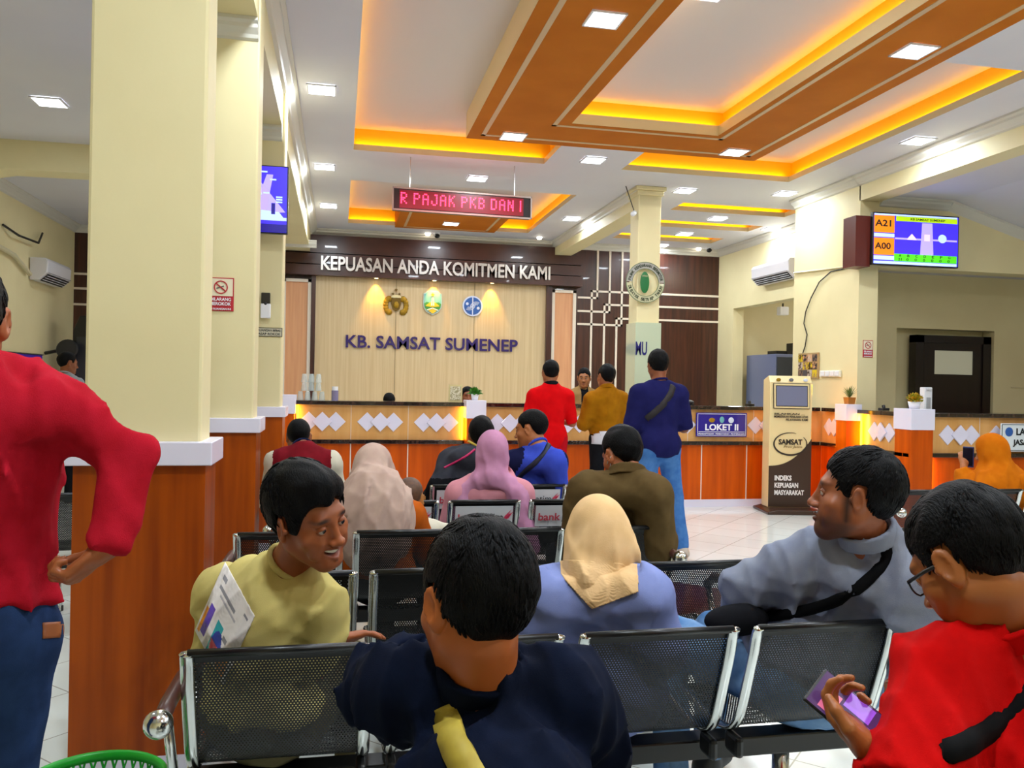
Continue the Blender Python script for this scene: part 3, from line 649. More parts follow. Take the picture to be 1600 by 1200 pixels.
for x, c_ in ((-.15, GOLD), (.0, mat('print_grey', '6A6A70', .5)), (.17, RW)):
    MB().ell((x, -.035, 1.55), (.028, .006, .02), 14, 8).build('emblem', c_, ks)
MB().box(.252, .0, .8, .262, .02, 1.5).build('side_light_strip', WARM, ks)

# ================================================================== WALL THINGS
def television(name, label, loc, rz, w_, h_, tilt=0, right=False):
    r = thing(name, label, 'television', loc, rz); r.rotation_euler = (tilt, 0, rz)
    MB().box(-w_/2, 0, -h_/2, w_/2, .05, h_/2).build('housing', BLACK, r, bevel=.006)
    MB().tube([(0, .05, 0), (0, .2, 0)], .03, 10).build('wall_bracket', BLACK, r)
    return r
PURP = mat('screen_purple', '2A14A0', .3, emit='3A2AE8', estr=1.1); LIL = mat('screen_lilac', '8070E0', .3, emit='8C80FF', estr=1.6); SKYB = mat('screen_pale_blue', '90A0F0', .3, emit='A0B8FF', estr=1.3)
VIO = mat('screen_dark_violet', '180A50', .3, emit='2010A0', estr=.6)
r = television('television', 'wall television showing a purple concert stage on the left pier', (-.9, 7.0, 2.9), 0, .94, .55)
MB().box(-.46, -.004, -.265, .46, 0, .265).build('screen', PURP, r)
mb = MB(); mb.prism([(.05, .25), (.16, .25), (.45, -.1), (.2, -.12)], -.007, -.005); mb.prism([(.3, .2), (.35, .2), (.3, -.1), (.2, -.1)], -.007, -.005); mb.build('stage_beams', LIL, r)
mb = MB(); mb.box(-.46, -.008, -.17, .46, -.006, -.145); mb.prism([(.15, -.08), (.4, -.1), (.44, -.15), (.12, -.15)], -.009, -.007)
for x, z in ((.28, .22), (.35, .16), (.3, .05), (.24, .04), (.4, .02), (.4, .0), (.4, -.02)): mb.box(x-.025, -.01, z-.006, x+.025, -.006, z+.006)
mb.build('stage_lights', SKYB, r)
mb = MB(); mb.box(.1, -.011, -.16, .19, -.008, -.05); mb.box(.34, -.011, -.12, .37, -.008, -.03); mb.box(-.46, -.011, -.265, .46, -.008, -.2); mb.build('stage_silhouettes', VIO, r)
r = television('queue_television', 'queue television showing A21 and A00 beside a violet picture', (6.47, 8.43, 3.18), math.radians(-2), 1.1, .6)
SG = mat('screen_green', '40C010', .3, emit='50D010', estr=.8); SO = mat('screen_orange', 'D07010', .3, emit='E07808', estr=.9); SY = mat('screen_lime', 'B0D010', .3, emit='A8D000', estr=.8); INK = MATS['ink']
MB().box(-.535, -.004, -.285, .535, 0, .285).build('screen', PURP, r)
mb = MB(); mb.box(-.26, -.007, .21, .52, -.004, .265); mb.build('title_bar', SY, r); mb = MB(); mb.box(-.535, -.007, .07, -.28, -.004, .265); mb.box(-.535, -.007, -.185, -.28, -.004, .01); mb.build('queue_panel', SO, r)
mb = MB(); mb.box(-.28, -.007, -.25, .52, -.004, -.165); mb.build('table_panel', SG, r); mb = MB(); mb.box(-.535, -.007, .02, -.28, -.004, .06); mb.box(-.535, -.007, -.24, -.28, -.004, -.195); mb.box(-.535, -.007, -.285, .52, -.004, -.255); mb.box(-.535, -.006, .268, .52, -.004, .285); mb.build('blue_bands', SKYB, r)
mb = MB(); mb.prism([(.05, -.25+.08), (.22, -.17), (.2, .2), (.07, .2)], -.006, -.0045); mb.box(-.27, -.0065, .0, .52, -.0045, .02); mb.build('picture_glow', LIL, r)
mb = MB(); mb.prism([(-.12, 0), (0, 0), (-.01, .02), (-.06, .07), (-.11, .02)], -.009, -.007); mb.box(.1, -.009, -.005, .17, -.007, .07); mb.build('picture_emblems', mat('screen_pink', 'D0B0E8', .3, emit='D8C0F0', estr=1), r)
MB().ell((.33, -.008, .03), (.055, .003, .05), 20, 8).build('picture_round_emblem', SKYB, r)
text('queue_number', 'A21', -.525, -.008, .14, .2, .075, INK, r, .002, .02); text('queue_number', 'A00', -.525, -.008, -.12, .2, .075, INK, r, .002, .02)
text('title_lettering', 'KB SAMSAT SUMENEP', -.08, -.008, .225, .44, .025, INK, r, .002, .01)
for k, ch in enumerate('ABCDEFG'):
    text('column_letter', ch, -.22+k*.105, -.008, -.2, .028, .03, INK, r, .002, .01); text('column_number', '21' if k == 0 else '0', -.23+k*.105, -.008, -.242, .045 if k == 0 else .028, .03, mat('dark_green_ink', '0C5A10', .4), r, .002, .01)
r2 = tag(MB().box(5.74, 8.50, 2.86, 5.928, 8.74, 3.44).build('speaker_cabinet', mat('dark_red_wood', '5A1E14', .35)), 'dark red-brown cabinet fixed to the pillar left of the queue television', 'cabinet')
# moving red display
r = thing('moving_message_display', 'long black moving-message display with glowing red dot letters under the ceiling', 'display', (1.34, 9.32, 3.47), math.radians(2.5))
MB().box(-.79, 0, -.125, .79, .08, .125).build('housing', BLACK, r, bevel=.004)
mb = MB(); mb.box(-.8, -.012, .112, .8, .0, .13); mb.box(-.8, -.012, -.13, .8, 0, -.112); mb.box(-.8, -.012, -.13, -.785, 0, .13); mb.box(.785, -.012, -.13, .8, 0, .13); mb.build('frame', mat('display_frame', '9A948C', .4, .5), r)
MB().box(-.72, -.006, -.1, .7, 0, .1).build('panel', mat('display_dark_red', '4A0610', .3, emit='6A0214', estr=.9), r)
FONT = {'R': '1111010001111101001010001', 'P': ['11110','10001','11110','10000','10000','10000'], }
G = {'P': '1110 1001 1001 1110 1000 1000 1000', 'A': '0110 1001 1001 1111 1001 1001 1001', 'J': '0011 0001 0001 0001 1001 1001 0110', 'K': '1001 1010 1100 1100 1010 1001 1001',
     'B': '1110 1001 1001 1110 1001 1001 1110', 'D': '1110 1001 1001 1001 1001 1001 1110', 'N': '1001 1101 1101 1011 1011 1001 1001', 'R': '1110 1001 1001 1110 1100 1010 1001', ' ': '00 00 00 00 00 00 00', 'I': '1 1 1 1 1 1 1', '-': '000 000 000 111 111 000 000'}
mb = MB(); px = .0146; x = -.70
for ch in 'R PAJAK PKB DAN I':
    rows = G[ch].split()
    for j, rw in enumerate(rows):
        for i, b_ in enumerate(rw):
            if b_ == '1': xx = x+i*px*1.25; zz = .066-j*px*1.25; mb.box(xx-px*.45, -.01, zz-px*.45, xx+px*.45, -.005, zz+px*.45)
    x += (len(rows[0])+1.1)*px*1.25 * (1.06 if ch != ' ' else .8)
mb.build('red_dots', mat('red_led', 'FF4060', .3, emit='FF2850', estr=5), r)
mb = MB()
for x in (-.6, .6): mb.tube([(x, .04, .12), (x, .04, .485)], .006, 8)
mb.build('hanger_rod', STEEL, r)
area_light('display_glow_light', (1.34, 8.96, 3.47), (PI/2, 0, math.radians(2.5)), 1.4, .2, 2.5, (1, .08, .12), None)
# air conditioners
def aircon(label, loc, rz, L_=.95):
    r = thing('air_conditioner', label, 'air conditioner', loc, rz)
    MB().prism([(0, 0), (0, .3), (-.2, .3), (-.23, .26), (-.22, .1), (-.12, .0)], -L_/2, L_/2, 'YZ').build('casing', mat('ac_white', 'DCD8DC', .35), r, bevel=.012)
    mb = MB(); mb.prism([(-.215, .085), (-.115, -.002), (-.118, -.005), (-.22, .082)], -L_/2+.05, L_/2-.05, 'YZ'); mb.build('louvre_slot', mat('ac_slot', '3A3838', .5), r)
    mb = MB()
    for k in range(3): t_ = .2+.28*k; y = -.215+.1*t_; z = .083-.087*t_; mb.box(-L_/2+.06, y-.012, z-.008, L_/2-.06, y-.005, z-.003)
    mb.build('louvre', WHITE, r); MB().box(-L_/2+.02, -.235, .1, L_/2-.02, -.228, .103).build('seam', MATS['ac_slot'], r)
    return r
aircon('white wall air conditioner above the archive opening left of the pillar', (6.79, 11.95, 3.12), -PI/2, 1.15)
aircon('white wall air conditioner high on the left aisle wall', (-4.09, 12.75, 2.72), PI/2, 1.0)
# cctv domes
def camdome(label, x, y, z=CZ):
    r = thing('security_camera', label, 'security camera', (x, y, z)); MB().lathe([(.001, -.03), (.05, -.03), (.055, 0)], n=20).build('base', WHITE, r, smooth=True)
    MB().ell((0, -.02, -.055), (.045, .055, .04)).build('lens_dome', BLACK, r, smooth=True)
camdome('dark ceiling security camera above the slogan', 1.57, 13.95); camdome('dark ceiling security camera above the dark wall corner', 6.45, 13.9)
r = thing('bullet_camera', 'white bullet camera on a thin rod beside the column top', 'security camera', (3.6, 9.93, 3.62)); mb = MB(); mb.tube([(.0, 0, 0), (-.06, -.1, -.04)], .03, 12); mb.build('body', WHITE, r, smooth=True); MB().tube([(0, 0, 0), (-.12, .02, .34)], .006, 8).build('rod', BLACK, r)
r = thing('wall_camera', 'small white box camera on the archive room wall', 'security camera', (7.3, 12.8, 2.75)); MB().box(-.08, -.06, -.07, .08, .06, .07).build('body', WHITE, r, bevel=.01); MB().tube([(0, 0, .07), (0, .0, .13)], .015, 8).build('mount', BLACK, r)
# column sign ring
r = thing('tax_ring_sign', 'ring-shaped clear sign about vehicle tax fixed to the cream column', 'sign', (3.73, 9.86, 2.74))
RG = mat('ring_sign_pale', 'C8C49C', .4, coat=.3); RG2 = mat('ring_sign_grey', 'A8A49C', .3); GT = mat('ring_green', '0E6A30', .4)
def annulus(r0, r1, a0, a1, y, mtl, nm, t_=.006, n=48):
    mb = MB(); A = [math.radians(a0+(a1-a0)*k/n) for k in range(n+1)]
    mb.prism([(r1*math.cos(a), r1*math.sin(a)) for a in A]+[(r0*math.cos(a), r0*math.sin(a)) for a in reversed(A)], y, y+t_); return mb.build(nm, mtl, r)
annulus(.175, .25, 2, 178, -.01, RG2, 'upper_band'); annulus(.175, .25, 182, 358, -.01, RG, 'lower_band'); annulus(.248, .256, 0, 359.9, -.014, mat('ring_rim', '6A7A5A', .4), 'rim', .01); annulus(.17, .176, 0, 359.9, -.014, MATS['ring_rim'], 'rim', .01)
def ring_text(body, a_mid, span, rad, hgt, mt, flip=False):
    n = len(body); mbs = MB()
    for i, ch in enumerate(body):
        if ch == ' ': continue
        a = math.radians(a_mid + (-.5+i/(n-1))*span*(1 if flip else -1))
        t_ = text_mb(ch, hgt*(.3 if ch == 'I' else .72), hgt, .003, .02)
        R_ = Matrix.Rotation(-(a-PI/2) if not flip else -(a+PI/2), 4, 'Y')
        c_ = Matrix.Translation((math.cos(a)*rad, -.012, math.sin(a)*rad)) @ R_ @ Matrix.Translation((-hgt*.36, 0, -hgt/2))
        place(t_, c_); mbs.add(t_.v, t_.f)
    return mbs.build('lettering', mt, r, fix=False)
ring_text('PAJAK KENDARAAN BERMOTOR', 90, 160, .213, .038, mat('ring_ink', '2A3A22', .5)); ring_text('DIBAYAR SETIAP TAHUN', 270, 150, .213, .04, MATS['ring_ink'], True)
MB().ell((-.01, -.012, 0), (.06, .006, .135), 24, 14).build('oval_plate', GT, r, smooth=True); ring_t = text('oval_lettering', 'BAPENDA', -.045, -.019, .07, .07, .02, RG, r, .002)
# no smoking signs
def nosmoke(name, label, loc, w_, h_, rz=0, lines=('DILARANG', 'MEROKOK', 'DI RUANGAN INI')):
    r = thing(name, label, 'sign', loc, rz); RED = mat('sign_red', 'B81C30', .4); PAP = mat('sign_cream', 'E8DCC0', .5)
    MB().box(-w_/2, -.004, 0, w_/2, 0, h_).build('board', RED, r); MB().box(-w_/2+.006, -.006, h_*.45, w_/2-.006, -.004, h_-.006).build('picture_field', PAP, r)
    cx, cz, R_ = 0, h_*.71, h_*.2; mb = MB(); A = [2*PI*k/40 for k in range(41)]
    mb.prism([(cx+R_*math.cos(a), cz+R_*math.sin(a)) for a in A]+[(cx+R_*.84*math.cos(a), cz+R_*.84*math.sin(a)) for a in reversed(A)], -.009, -.006)
    mb.build('ban_ring', RED, r); mb = MB(); mb.cbox((cx, -.0085, cz), (R_*1.9, .003, R_*.17), R=Matrix.Rotation(math.radians(40), 3, 'Y')); mb.build('ban_slash', RED, r)
    mb = MB(); mb.cbox((cx-R_*.1, -.0075, cz-.0), (R_*1.1, .002, R_*.16), R=Matrix.Rotation(math.radians(-20), 3, 'Y')); mb.build('cigarette', mat('cigarette_grey', '6A6460', .5), r)
    for k, t_ in enumerate(lines): text('lettering', t_, -w_*.4, -.006, h_*(.3-.135*k), w_*.8, h_*(.1 if k < 2 else .06), SW, r, .002, .02)
    return r
nosmoke('no_smoking_sign', 'red and cream no-smoking sign reading DILARANG MEROKOK on the left pier', (-.685, 5.118, 1.84), .145, .195)
nosmoke('no_smoking_sign', 'small pale red no-smoking sign on the wall pillar', (6.06, 8.698, 1.83), .13, .2)
r = thing('air_freshener', 'white wall-mounted air freshener dispenser above the small plaque', 'dispenser', (-.605, 7.2, 1.95)); MB().box(-.04, -.05, 0, .04, 0, .12).build('body', WHITE, r, bevel=.008); MB().box(-.036, -.046, .12, .036, 0, .21).build('top_window', mat('smoked_plastic', '2E2A26', .2), r, bevel=.006); MB().ell((0, -.05, .12), (.012, .006, .012)).build('nozzle', BLACK, r)
r = thing('wall_plaque', 'small black-framed plaque reading RUANGAN BEBAS ASAP ROKOK', 'sign', (-.575, 7.215, 1.8)); MB().box(-.105, -.003, 0, .105, 0, .075).build('board', mat('plaque_cream', 'D8D0B8', .5), r)
mb = MB()
for q in ((-.105, 0, .105, .005), (-.105, .07, .105, .075), (-.105, 0, -.1, .075), (.1, 0, .105, .075)): mb.box(q[0], -.005, q[1], q[2], -.003, q[3])
mb.build('border', BLACK, r); text('lettering', 'RUANGAN BEBAS', -.09, -.004, .042, .18, .02, INK, r, .002, .015); text('lettering', 'ASAP ROKOK', -.09, -.004, .012, .18, .02, INK, r, .002, .01)
# cable and collage on the pillar
tag(MB().tube([(5.915, 10.1, 2.99), (5.915, 9.4, 2.945), (5.915, 8.77, 2.91)], .012, 6).build('cable_trunking', CREAM), 'thin cream cable trunking across the pillar side below the television', 'cable trunking')
cv = [(5.915, 8.8, 2.90), (5.915, 9.25, 2.9), (5.915, 9.5, 2.8), (5.915, 9.68, 2.62), (5.915, 9.8, 2.45), (5.915, 9.84, 2.3), (5.915, 9.76, 2.15), (5.915, 9.8, 2.0), (5.91, 9.86, 1.88)]
tag(MB().tube(cv, .007, 8).build('hanging_cable', BLACK, None, smooth=True), 'thin black cable hanging down the pillar side to the photo collage', 'cable')
r = thing('photo_collage', 'small board of pasted photographs behind the kiosk top on the pillar', 'board', (5.925, 9.72, 1.58)); MB().box(-.02, -.24, 0, 0, .22, .33).build('board', mat('collage_card', 'B89868', .6), r)
rnd = random.Random(3); pc = [('E0C020', .0), ('1E2230', 0), ('8A6A58', 0), ('C8B8A8', 0), ('3A2418', 0), ('D8A070', 0), ('50484C', 0)]
k = 0
for i in range(4):
    for j in range(3):
        y0_ = -.22+i*.11; z0_ = .02+j*.1; m_ = mat('photo_print_%d' % (k % 7), pc[k % 7][0], .3, color2=pc[(k*3+2) % 7][0], scale=25, contrast=(.45, .6)); k += 1
        MB().box(-.024, y0_, z0_, -.02, y0_+.1, z0_+.09).build('photograph', m_, r)
r = thing('wall_sockets', 'row of white wall sockets on the pillar side right of the collage', 'socket', (5.925, 9.22, 1.6)); MB().box(-.025, -.22, 0, 0, .22, .08).build('backplate', mat('socket_white', 'E8E4D4', .4), r, bevel=.006)
for k in range(4): MB().box(-.035, -.2+k*.1, .01, -.025, -.12+k*.1, .07).build('socket', WHITE, r, bevel=.004)
# cabinets and equipment in the archive room
r = thing('filing_cabinet', 'grey steel cabinet in the archive room behind the counter', 'cabinet', (7.4, 13.15, 0))
GR = mat('cabinet_grey', '7880A0', .4, .2); GR2 = mat('cabinet_dark', '3C4048', .4, .2)
MB().box(-.3, -.5, 0, .5, .5, 2.02).build('body', GR, r, bevel=.006)
for k in range(4): d_ = MB().box(-.28, -.52, .05+k*.49, .48, -.5, .5+k*.49).build('drawer', GR2, r, bevel=.004); MB().box(0, -.55, .32+k*.49, .2, -.52, .36+k*.49).build('handle', STEEL, d_)
r = thing('tall_black_cabinet', 'tall black equipment cabinet beside the grey one', 'cabinet', (8.05, 12.9, 0)); MB().box(-.14, -.4, 0, .5, .3, 2.32).build('body', BLACK, r, bevel=.01); MB().box(-.1, -.41, .1, .45, -.4, 2.2).build('door', MATS['dark_grey_plastic'], r)
r = thing('printer', 'small black and white printer on top of the grey cabinet', 'printer', (7.62, 12.9, 2.02)); MB().box(-.1, -.15, 0, .1, .15, .2).build('body', BLACK, r, bevel=.01); MB().box(.1, -.15, .0, .18, .15, .24).build('white_side', WHITE, r, bevel=.01)
tag(MB().box(7.2, 12.8, 2.02, 7.4, 13.1, 2.08).build('desk_tray', BLACK), 'flat black tray on the left end of the grey cabinet top', 'tray')
r = thing('wall_switch_box', 'small black box high on the far right wall', 'box', (9.35, 9.75, 1.86)); MB().box(0, -.06, 0, .22, 0, .2).build('body', BLACK, r, bevel=.006); MB().box(.0, -.065, .16, .22, -.06, .17).build('seam', STEEL, r)
tag(MB().tube([(9.0, 9.745, 1.52), (9.9, 9.745, 1.52)], .008, 6).build('wall_conduit', CREAM), 'thin cream conduit along the far right wall', 'conduit')
# left aisle background
r = thing('purple_banner', 'small violet banner on the left aisle wall', 'banner', (-4.08, 12.0, 1.35)); MB().box(0, -.9, 0, .01, .75, .36).build('cloth', mat('banner_violet', '4A2CB0', .5), r); MB().tube([(.01, -.92, .37), (.01, .77, .37)], .01, 8).build('rod', STEEL, r)
r = thing('tall_speaker', 'tall black speaker standing at the end of the left aisle', 'speaker', (-3.55, 13.2, 0)); MB().prism([(-.2, 0), (.2, 0), (.2, 2.25), (.1, 2.32), (-.12, 2.3), (-.2, 2.1)], -.2, .2).build('cabinet', BLACK, r, bevel=.01); MB().box(-.15, -.21, .3, .15, -.2, 2.0).build('grille', MATS['dark_grey_plastic'], r)
r = thing('wall_fan', 'dark wall fan on the left aisle wall', 'fan', (-4.08, 12.9, 1.75)); MB().tube([(0, 0, 0), (.25, -.1, .05)], .025, 8).build('arm', BLACK, r); MB().lathe([(.001, -.04), (.13, -.03), (.145, 0), (.13, .03), (.001, .04)], (.32, -.13, .06), n=24, R=Matrix.Rotation(PI/2-.2, 3, 'X')).build('cage', mat('fan_dark', '1A1A1C', .5), r)
tag(MB().tube([(-4.08, 11.3, 3.28), (-4.0, 11.6, 3.2), (-4.0, 12.3, 3.22), (-4.05, 12.6, 3.4)], .015, 6).build('loose_cable', BLACK), 'loose dark cable hanging from the left aisle cornice', 'cable')
tag(MB().tube([(-4.05, 12.15, 2.78), (-4.05, 11.6, 2.95), (-4.05, 10.9, 3.0)], .03, 8).build('aircon_pipe', mat('pipe_tape', 'CFC4A0', .6)), 'cream wrapped pipe running along the left wall from the air conditioner', 'pipe')

# ================================================================== BENCHES
def perforated():
    m = bpy.data.materials.new('perforated_black_steel'); m.use_nodes = True; nt = m.node_tree; N = nt.nodes; L = nt.links; b = N['Principled BSDF']
    b.inputs['Base Color'].default_value = lin('08090A'); b.inputs['Roughness'].default_value = .35; b.inputs['Specular IOR Level'].default_value = .35
    uv = N.new('ShaderNodeUVMap'); uv.uv_map = 'UVMap'
    sp = N.new('ShaderNodeSeparateXYZ'); L.new(uv.outputs[0], sp.inputs[0])
    def M(op, a, b_=None, c_=None):
        n = N.new('ShaderNodeMath'); n.operation = op
        for i, q in enumerate((a, b_, c_)):
            if q is None: continue
            if isinstance(q, (int, float)): n.inputs[i].default_value = q
            else: L.new(q, n.inputs[i])
        return n.outputs[0]
    s = 1/.0085
    def dots(ox, oy):
        u = M('SUBTRACT', M('FRACT', M('ADD', M('MULTIPLY', sp.outputs[0], s), ox)), .5)
        v = M('DIVIDE', M('SUBTRACT', M('FRACT', M('ADD', M('MULTIPLY', sp.outputs[1], s/1.732), oy)), .5), 1/1.732)
        return M('LESS_THAN', M('ADD', M('MULTIPLY', u, u), M('MULTIPLY', v, v)), .048)
    h = M('MAXIMUM', dots(0, 0), dots(.5, .5))
    # only inside the margins of each sheet (second UV holds 0..1 position)
    uv2 = N.new('ShaderNodeUVMap'); uv2.uv_map = 'pos'; s2 = N.new('ShaderNodeSeparateXYZ'); L.new(uv2.outputs[0], s2.inputs[0])
    def inside(x, a, b_): return M('MULTIPLY', M('GREATER_THAN', x, a), M('LESS_THAN', x, b_))
    k = M('MULTIPLY', M('MULTIPLY', inside(s2.outputs[0], .05, .95), inside(s2.outputs[1], .045, .97)), h)
    tr = N.new('ShaderNodeBsdfTransparent'); mx = N.new('ShaderNodeMixShader'); L.new(k, mx.inputs[0]); L.new(b.outputs[0], mx.inputs[1]); L.new(tr.outputs[0], mx.inputs[2])
    L.new(mx.outputs[0], N['Material Output'].inputs['Surface']); return m
PERF = perforated()
SP = [(0, .785), (.012, .77), (.03, .70), (.06, .62), (.085, .55), (.11, .49), (.15, .447), (.22, .43), (.32, .425), (.42, .435), (.5, .445), (.545, .435), (.56, .41)]
def smooth_path(P_, n=3):
    for _ in range(n-1):
        Q = [P_[0]]
        for a, b in zip(P_, P_[1:]): Q += [(a[0]*.75+b[0]*.25, a[1]*.75+b[1]*.25), (a[0]*.25+b[0]*.75, a[1]*.25+b[1]*.75)]
        Q.append(P_[-1]); P_ = Q
    return P_
SPS = smooth_path(SP, 2)
def seat_shell(w_):
    mb = MB(); n = 6; rows = []
    for (y, z) in SPS: rows.append([(-w_/2+w_*i/n, y, z) for i in range(n+1)])
    mb.sheet(rows)
    me_o = mb.build('seat_shell', PERF, None, smooth=True, fix=False); me = me_o.data
    L_ = [0]
    for a, b in zip(SPS, SPS[1:]): L_.append(L_[-1]+math.hypot(b[0]-a[0], b[1]-a[1]))
    u1 = me.uv_layers.new(name='UVMap'); u2 = me.uv_layers.new(name='pos')
    for lp in me.loops:
        i = lp.vertex_index; r_, c_ = divmod(i, n+1)
        u1.data[lp.index].uv = (w_*c_/n, L_[r_]); u2.data[lp.index].uv = (c_/n, L_[r_]/L_[-1])
    return me_o
shell_mesh = {}
def bench(name, label, loc, rz=0, seats=4, pitch=.5, w_=.43, arms=(True, True), group='rows of black waiting benches', ad=None):
    r = thing(name, label, 'bench', loc, rz, group)
    if w_ not in shell_mesh:
        o = seat_shell(w_); shell_mesh[w_] = o.data; bpy.data.objects.remove(o)
    for k in range(seats):
        cx = pitch*k+w_/2+.01
        s = bpy.data.objects.new('seat_shell', shell_mesh[w_]); COL.objects.link(s); s.parent = r; s.location = (cx, 0, 0)
        for sx in (-1, 1):
            mb = MB(); x = cx+sx*(w_/2-.008)
            for (a, b) in zip(SPS, SPS[1:]): pass
            pts = [(x, y-.008, z) for y, z in SPS]
            mb.tube(pts, .017, 8, flat=(1, .55)); f_ = mb.build('side_frame', CHROME, s, smooth=True); f_.location = (-cx, 0, 0)
        MB().tube([(-w_/2+.01, -.002, .783), (w_/2-.01, -.002, .783)], .011, 8).build('edge_tube', BLACK, s, smooth=True); MB().tube([(-w_/2+.01, .555, .412), (w_/2-.01, .555, .412)], .011, 8).build('edge_tube', BLACK, s, smooth=True)
        if ad:
            pb = MB(); R_ = Matrix.Rotation(math.radians(14), 3, 'X'); pb.cbox((0, .017, .695), (w_*.82, .006, .125), R=R_); pl = pb.build('advert_plate', mat('ad_silver', 'C4C6CA', .35), s)
            t_ = text_mb('bank', .13, .045, .002, .02); place(t_, Matrix.Translation((-.15, .008, .67))@R_.to_4x4()); t_.build('advert_lettering', mat('ad_red', 'B03A48', .4), pl, fix=False)
            t_ = text_mb('jatim', .12, .055, .002, .0); place(t_, Matrix.Translation((-.015, .006, .662))@R_.to_4x4()); t_.build('advert_lettering', INK, pl, fix=False)
            mb = MB()
            for q in range(5): mb.add([(.1, .004, .668), (.118+q*.012, .004, .70+.006*q), (.155-q*.004, .004, .735-q*.012)], [(0, 1, 2)])
            mb.build('advert_wing', mat('ad_wing', 'C03050', .4), pl, solid=.002)
        for sx in (-1, 1):
            mb = MB(); mb.cbox((cx+sx*(w_/2-.012), .135, .405), (.026, .085, .062)); mb.build('hinge_block', BLACK, s, bevel=.012).location = (-cx, 0, 0)
    T = pitch*(seats-1)+w_+.02
    MB().box(-.02, .2, .33, T+.02, .28, .39).build('beam', BLACK, r, bevel=.006)
    for x in (.22*pitch+.12, T-.22*pitch-.12):
        mb = MB(); mb.tube([(x, -.02, .045), (x, .05, .07), (x, .24, .1), (x, .45, .07), (x, .56, .045)], .022, 10, flat=(1, .8)); mb.tube([(x, .24, .08), (x, .24, .34)], .026, 10); mb.build('leg', CHROME, r, smooth=True)
        mb = MB(); mb.lathe([(.001, 0), (.025, 0), (.025, .03), (.001, .03)], (x, -.02, 0)); mb.lathe([(.001, 0), (.025, 0), (.025, .03), (.001, .03)], (x, .56, 0)); mb.build('foot_pad', BLACK, r)
    for on, x, s_ in ((arms[0], -.022, -1), (arms[1], T+.022, 1)):
        if not on: continue
        mb = MB(); mb.tube([(x, -.1, .655), (x, .0, .665), (x, .2, .66), (x, .4, .63), (x, .47, .58)], .02, 10); a_ = mb.build('armrest', mat('arm_brown', '4A2A22', .35), r, smooth=True)
        mb = MB(); mb.ell((x, -.11, .66), (.033, .034, .033)); mb.build('arm_knob', CHROME, a_, smooth=True)
        mb = MB(); mb.tube([(x, -.02, .655), (x+s_*-.01, .02, .5), (x-s_*.015, .1, .38)], .014, 8, flat=(.7, 1.3)); mb.tube([(x, .46, .59), (x-s_*.01, .35, .4), (x-s_*.015, .24, .37)], .014, 8); mb.build('arm_support', CHROME, a_, smooth=True)
    return r
bench('waiting_bench', 'black perforated bench nearest the camera, holding the smiling man in pale yellow', (-.365, 2.12, 0), 0, 4, .4997, .443)
bench('waiting_bench', 'bench below the lower picture edge, under the navy-shirted and red-shirted men', (-.365, .80, 0), 0, 4, .4997, .443)
bench('waiting_bench', 'empty black perforated bench, second from the camera', (-.385, 2.93, 0), 0, 4, .5, .443)
bench('waiting_bench', 'third bench from the camera, holding the beige-scarfed woman and the brown-jacketed man', (-.43, 3.7, 0), 0, 4, .5, .443)
bench('waiting_bench', 'bench with silver bank advert plates, behind the pink-scarfed woman', (-.32, 4.6, 0), 0, 4, .462, .40, ad=True)
bench('waiting_bench', 'front-row bench with silver advert plates, holding the man in blue raglan shirt', (-.38, 5.3, 0), 0, 4, .48, .41, ad=True)
bench('waiting_bench', 'dark bench at the right, under the woman in orange headscarf', (3.6, 4.86, 0), 0, 4, .52, .46)
bench('waiting_bench', 'black perforated bench cut by the right picture edge, its left armrest showing', (2.36, 2.93, 0), 0, 3, .5, .443)
bench('aisle_waiting_bench', 'bench in the left aisle seen between the red hoodie and the near pier', (-3.2, 4.6, 0), math.radians(14), 4, .5, .44, group='bench in the left aisle')

# green waste basket
r = thing('wire_basket', 'green plastic mesh waste basket on the floor beside the nearest bench', 'basket', (-.575, 2.2, 0))
mb = MB(); n = 40; H_ = .42; prof = [(.115+.05*k/8, .02+H_*k/8) for k in range(9)]
for k in range(9): R_, z = prof[k]; mb.tube([(R_*math.cos(2*PI*i/n), R_*math.sin(2*PI*i/n), z) for i in range(n+1)], .003, 5, cap=False)
for i in range(n):
    for s_ in (-1, 1): mb.tube([(R_*math.cos(2*PI*(i+s_*k*.6)/n), R_*math.sin(2*PI*(i+s_*k*.6)/n), z) for k, (R_, z) in enumerate(prof)], .003, 4, cap=False)
GP = mat('green_plastic', '18A82C', .35); mb.build('mesh_wall', GP, r, smooth=True)
MB().tube([(.168*math.cos(2*PI*i/40), .168*math.sin(2*PI*i/40), .445) for i in range(41)], .011, 8, cap=False, flat=(.8, 1.3)).build('rim', GP, r, smooth=True)
MB().lathe([(.001, .0), (.118, 0), (.118, .012), (.001, .012)], n=32).build('base', GP, r)
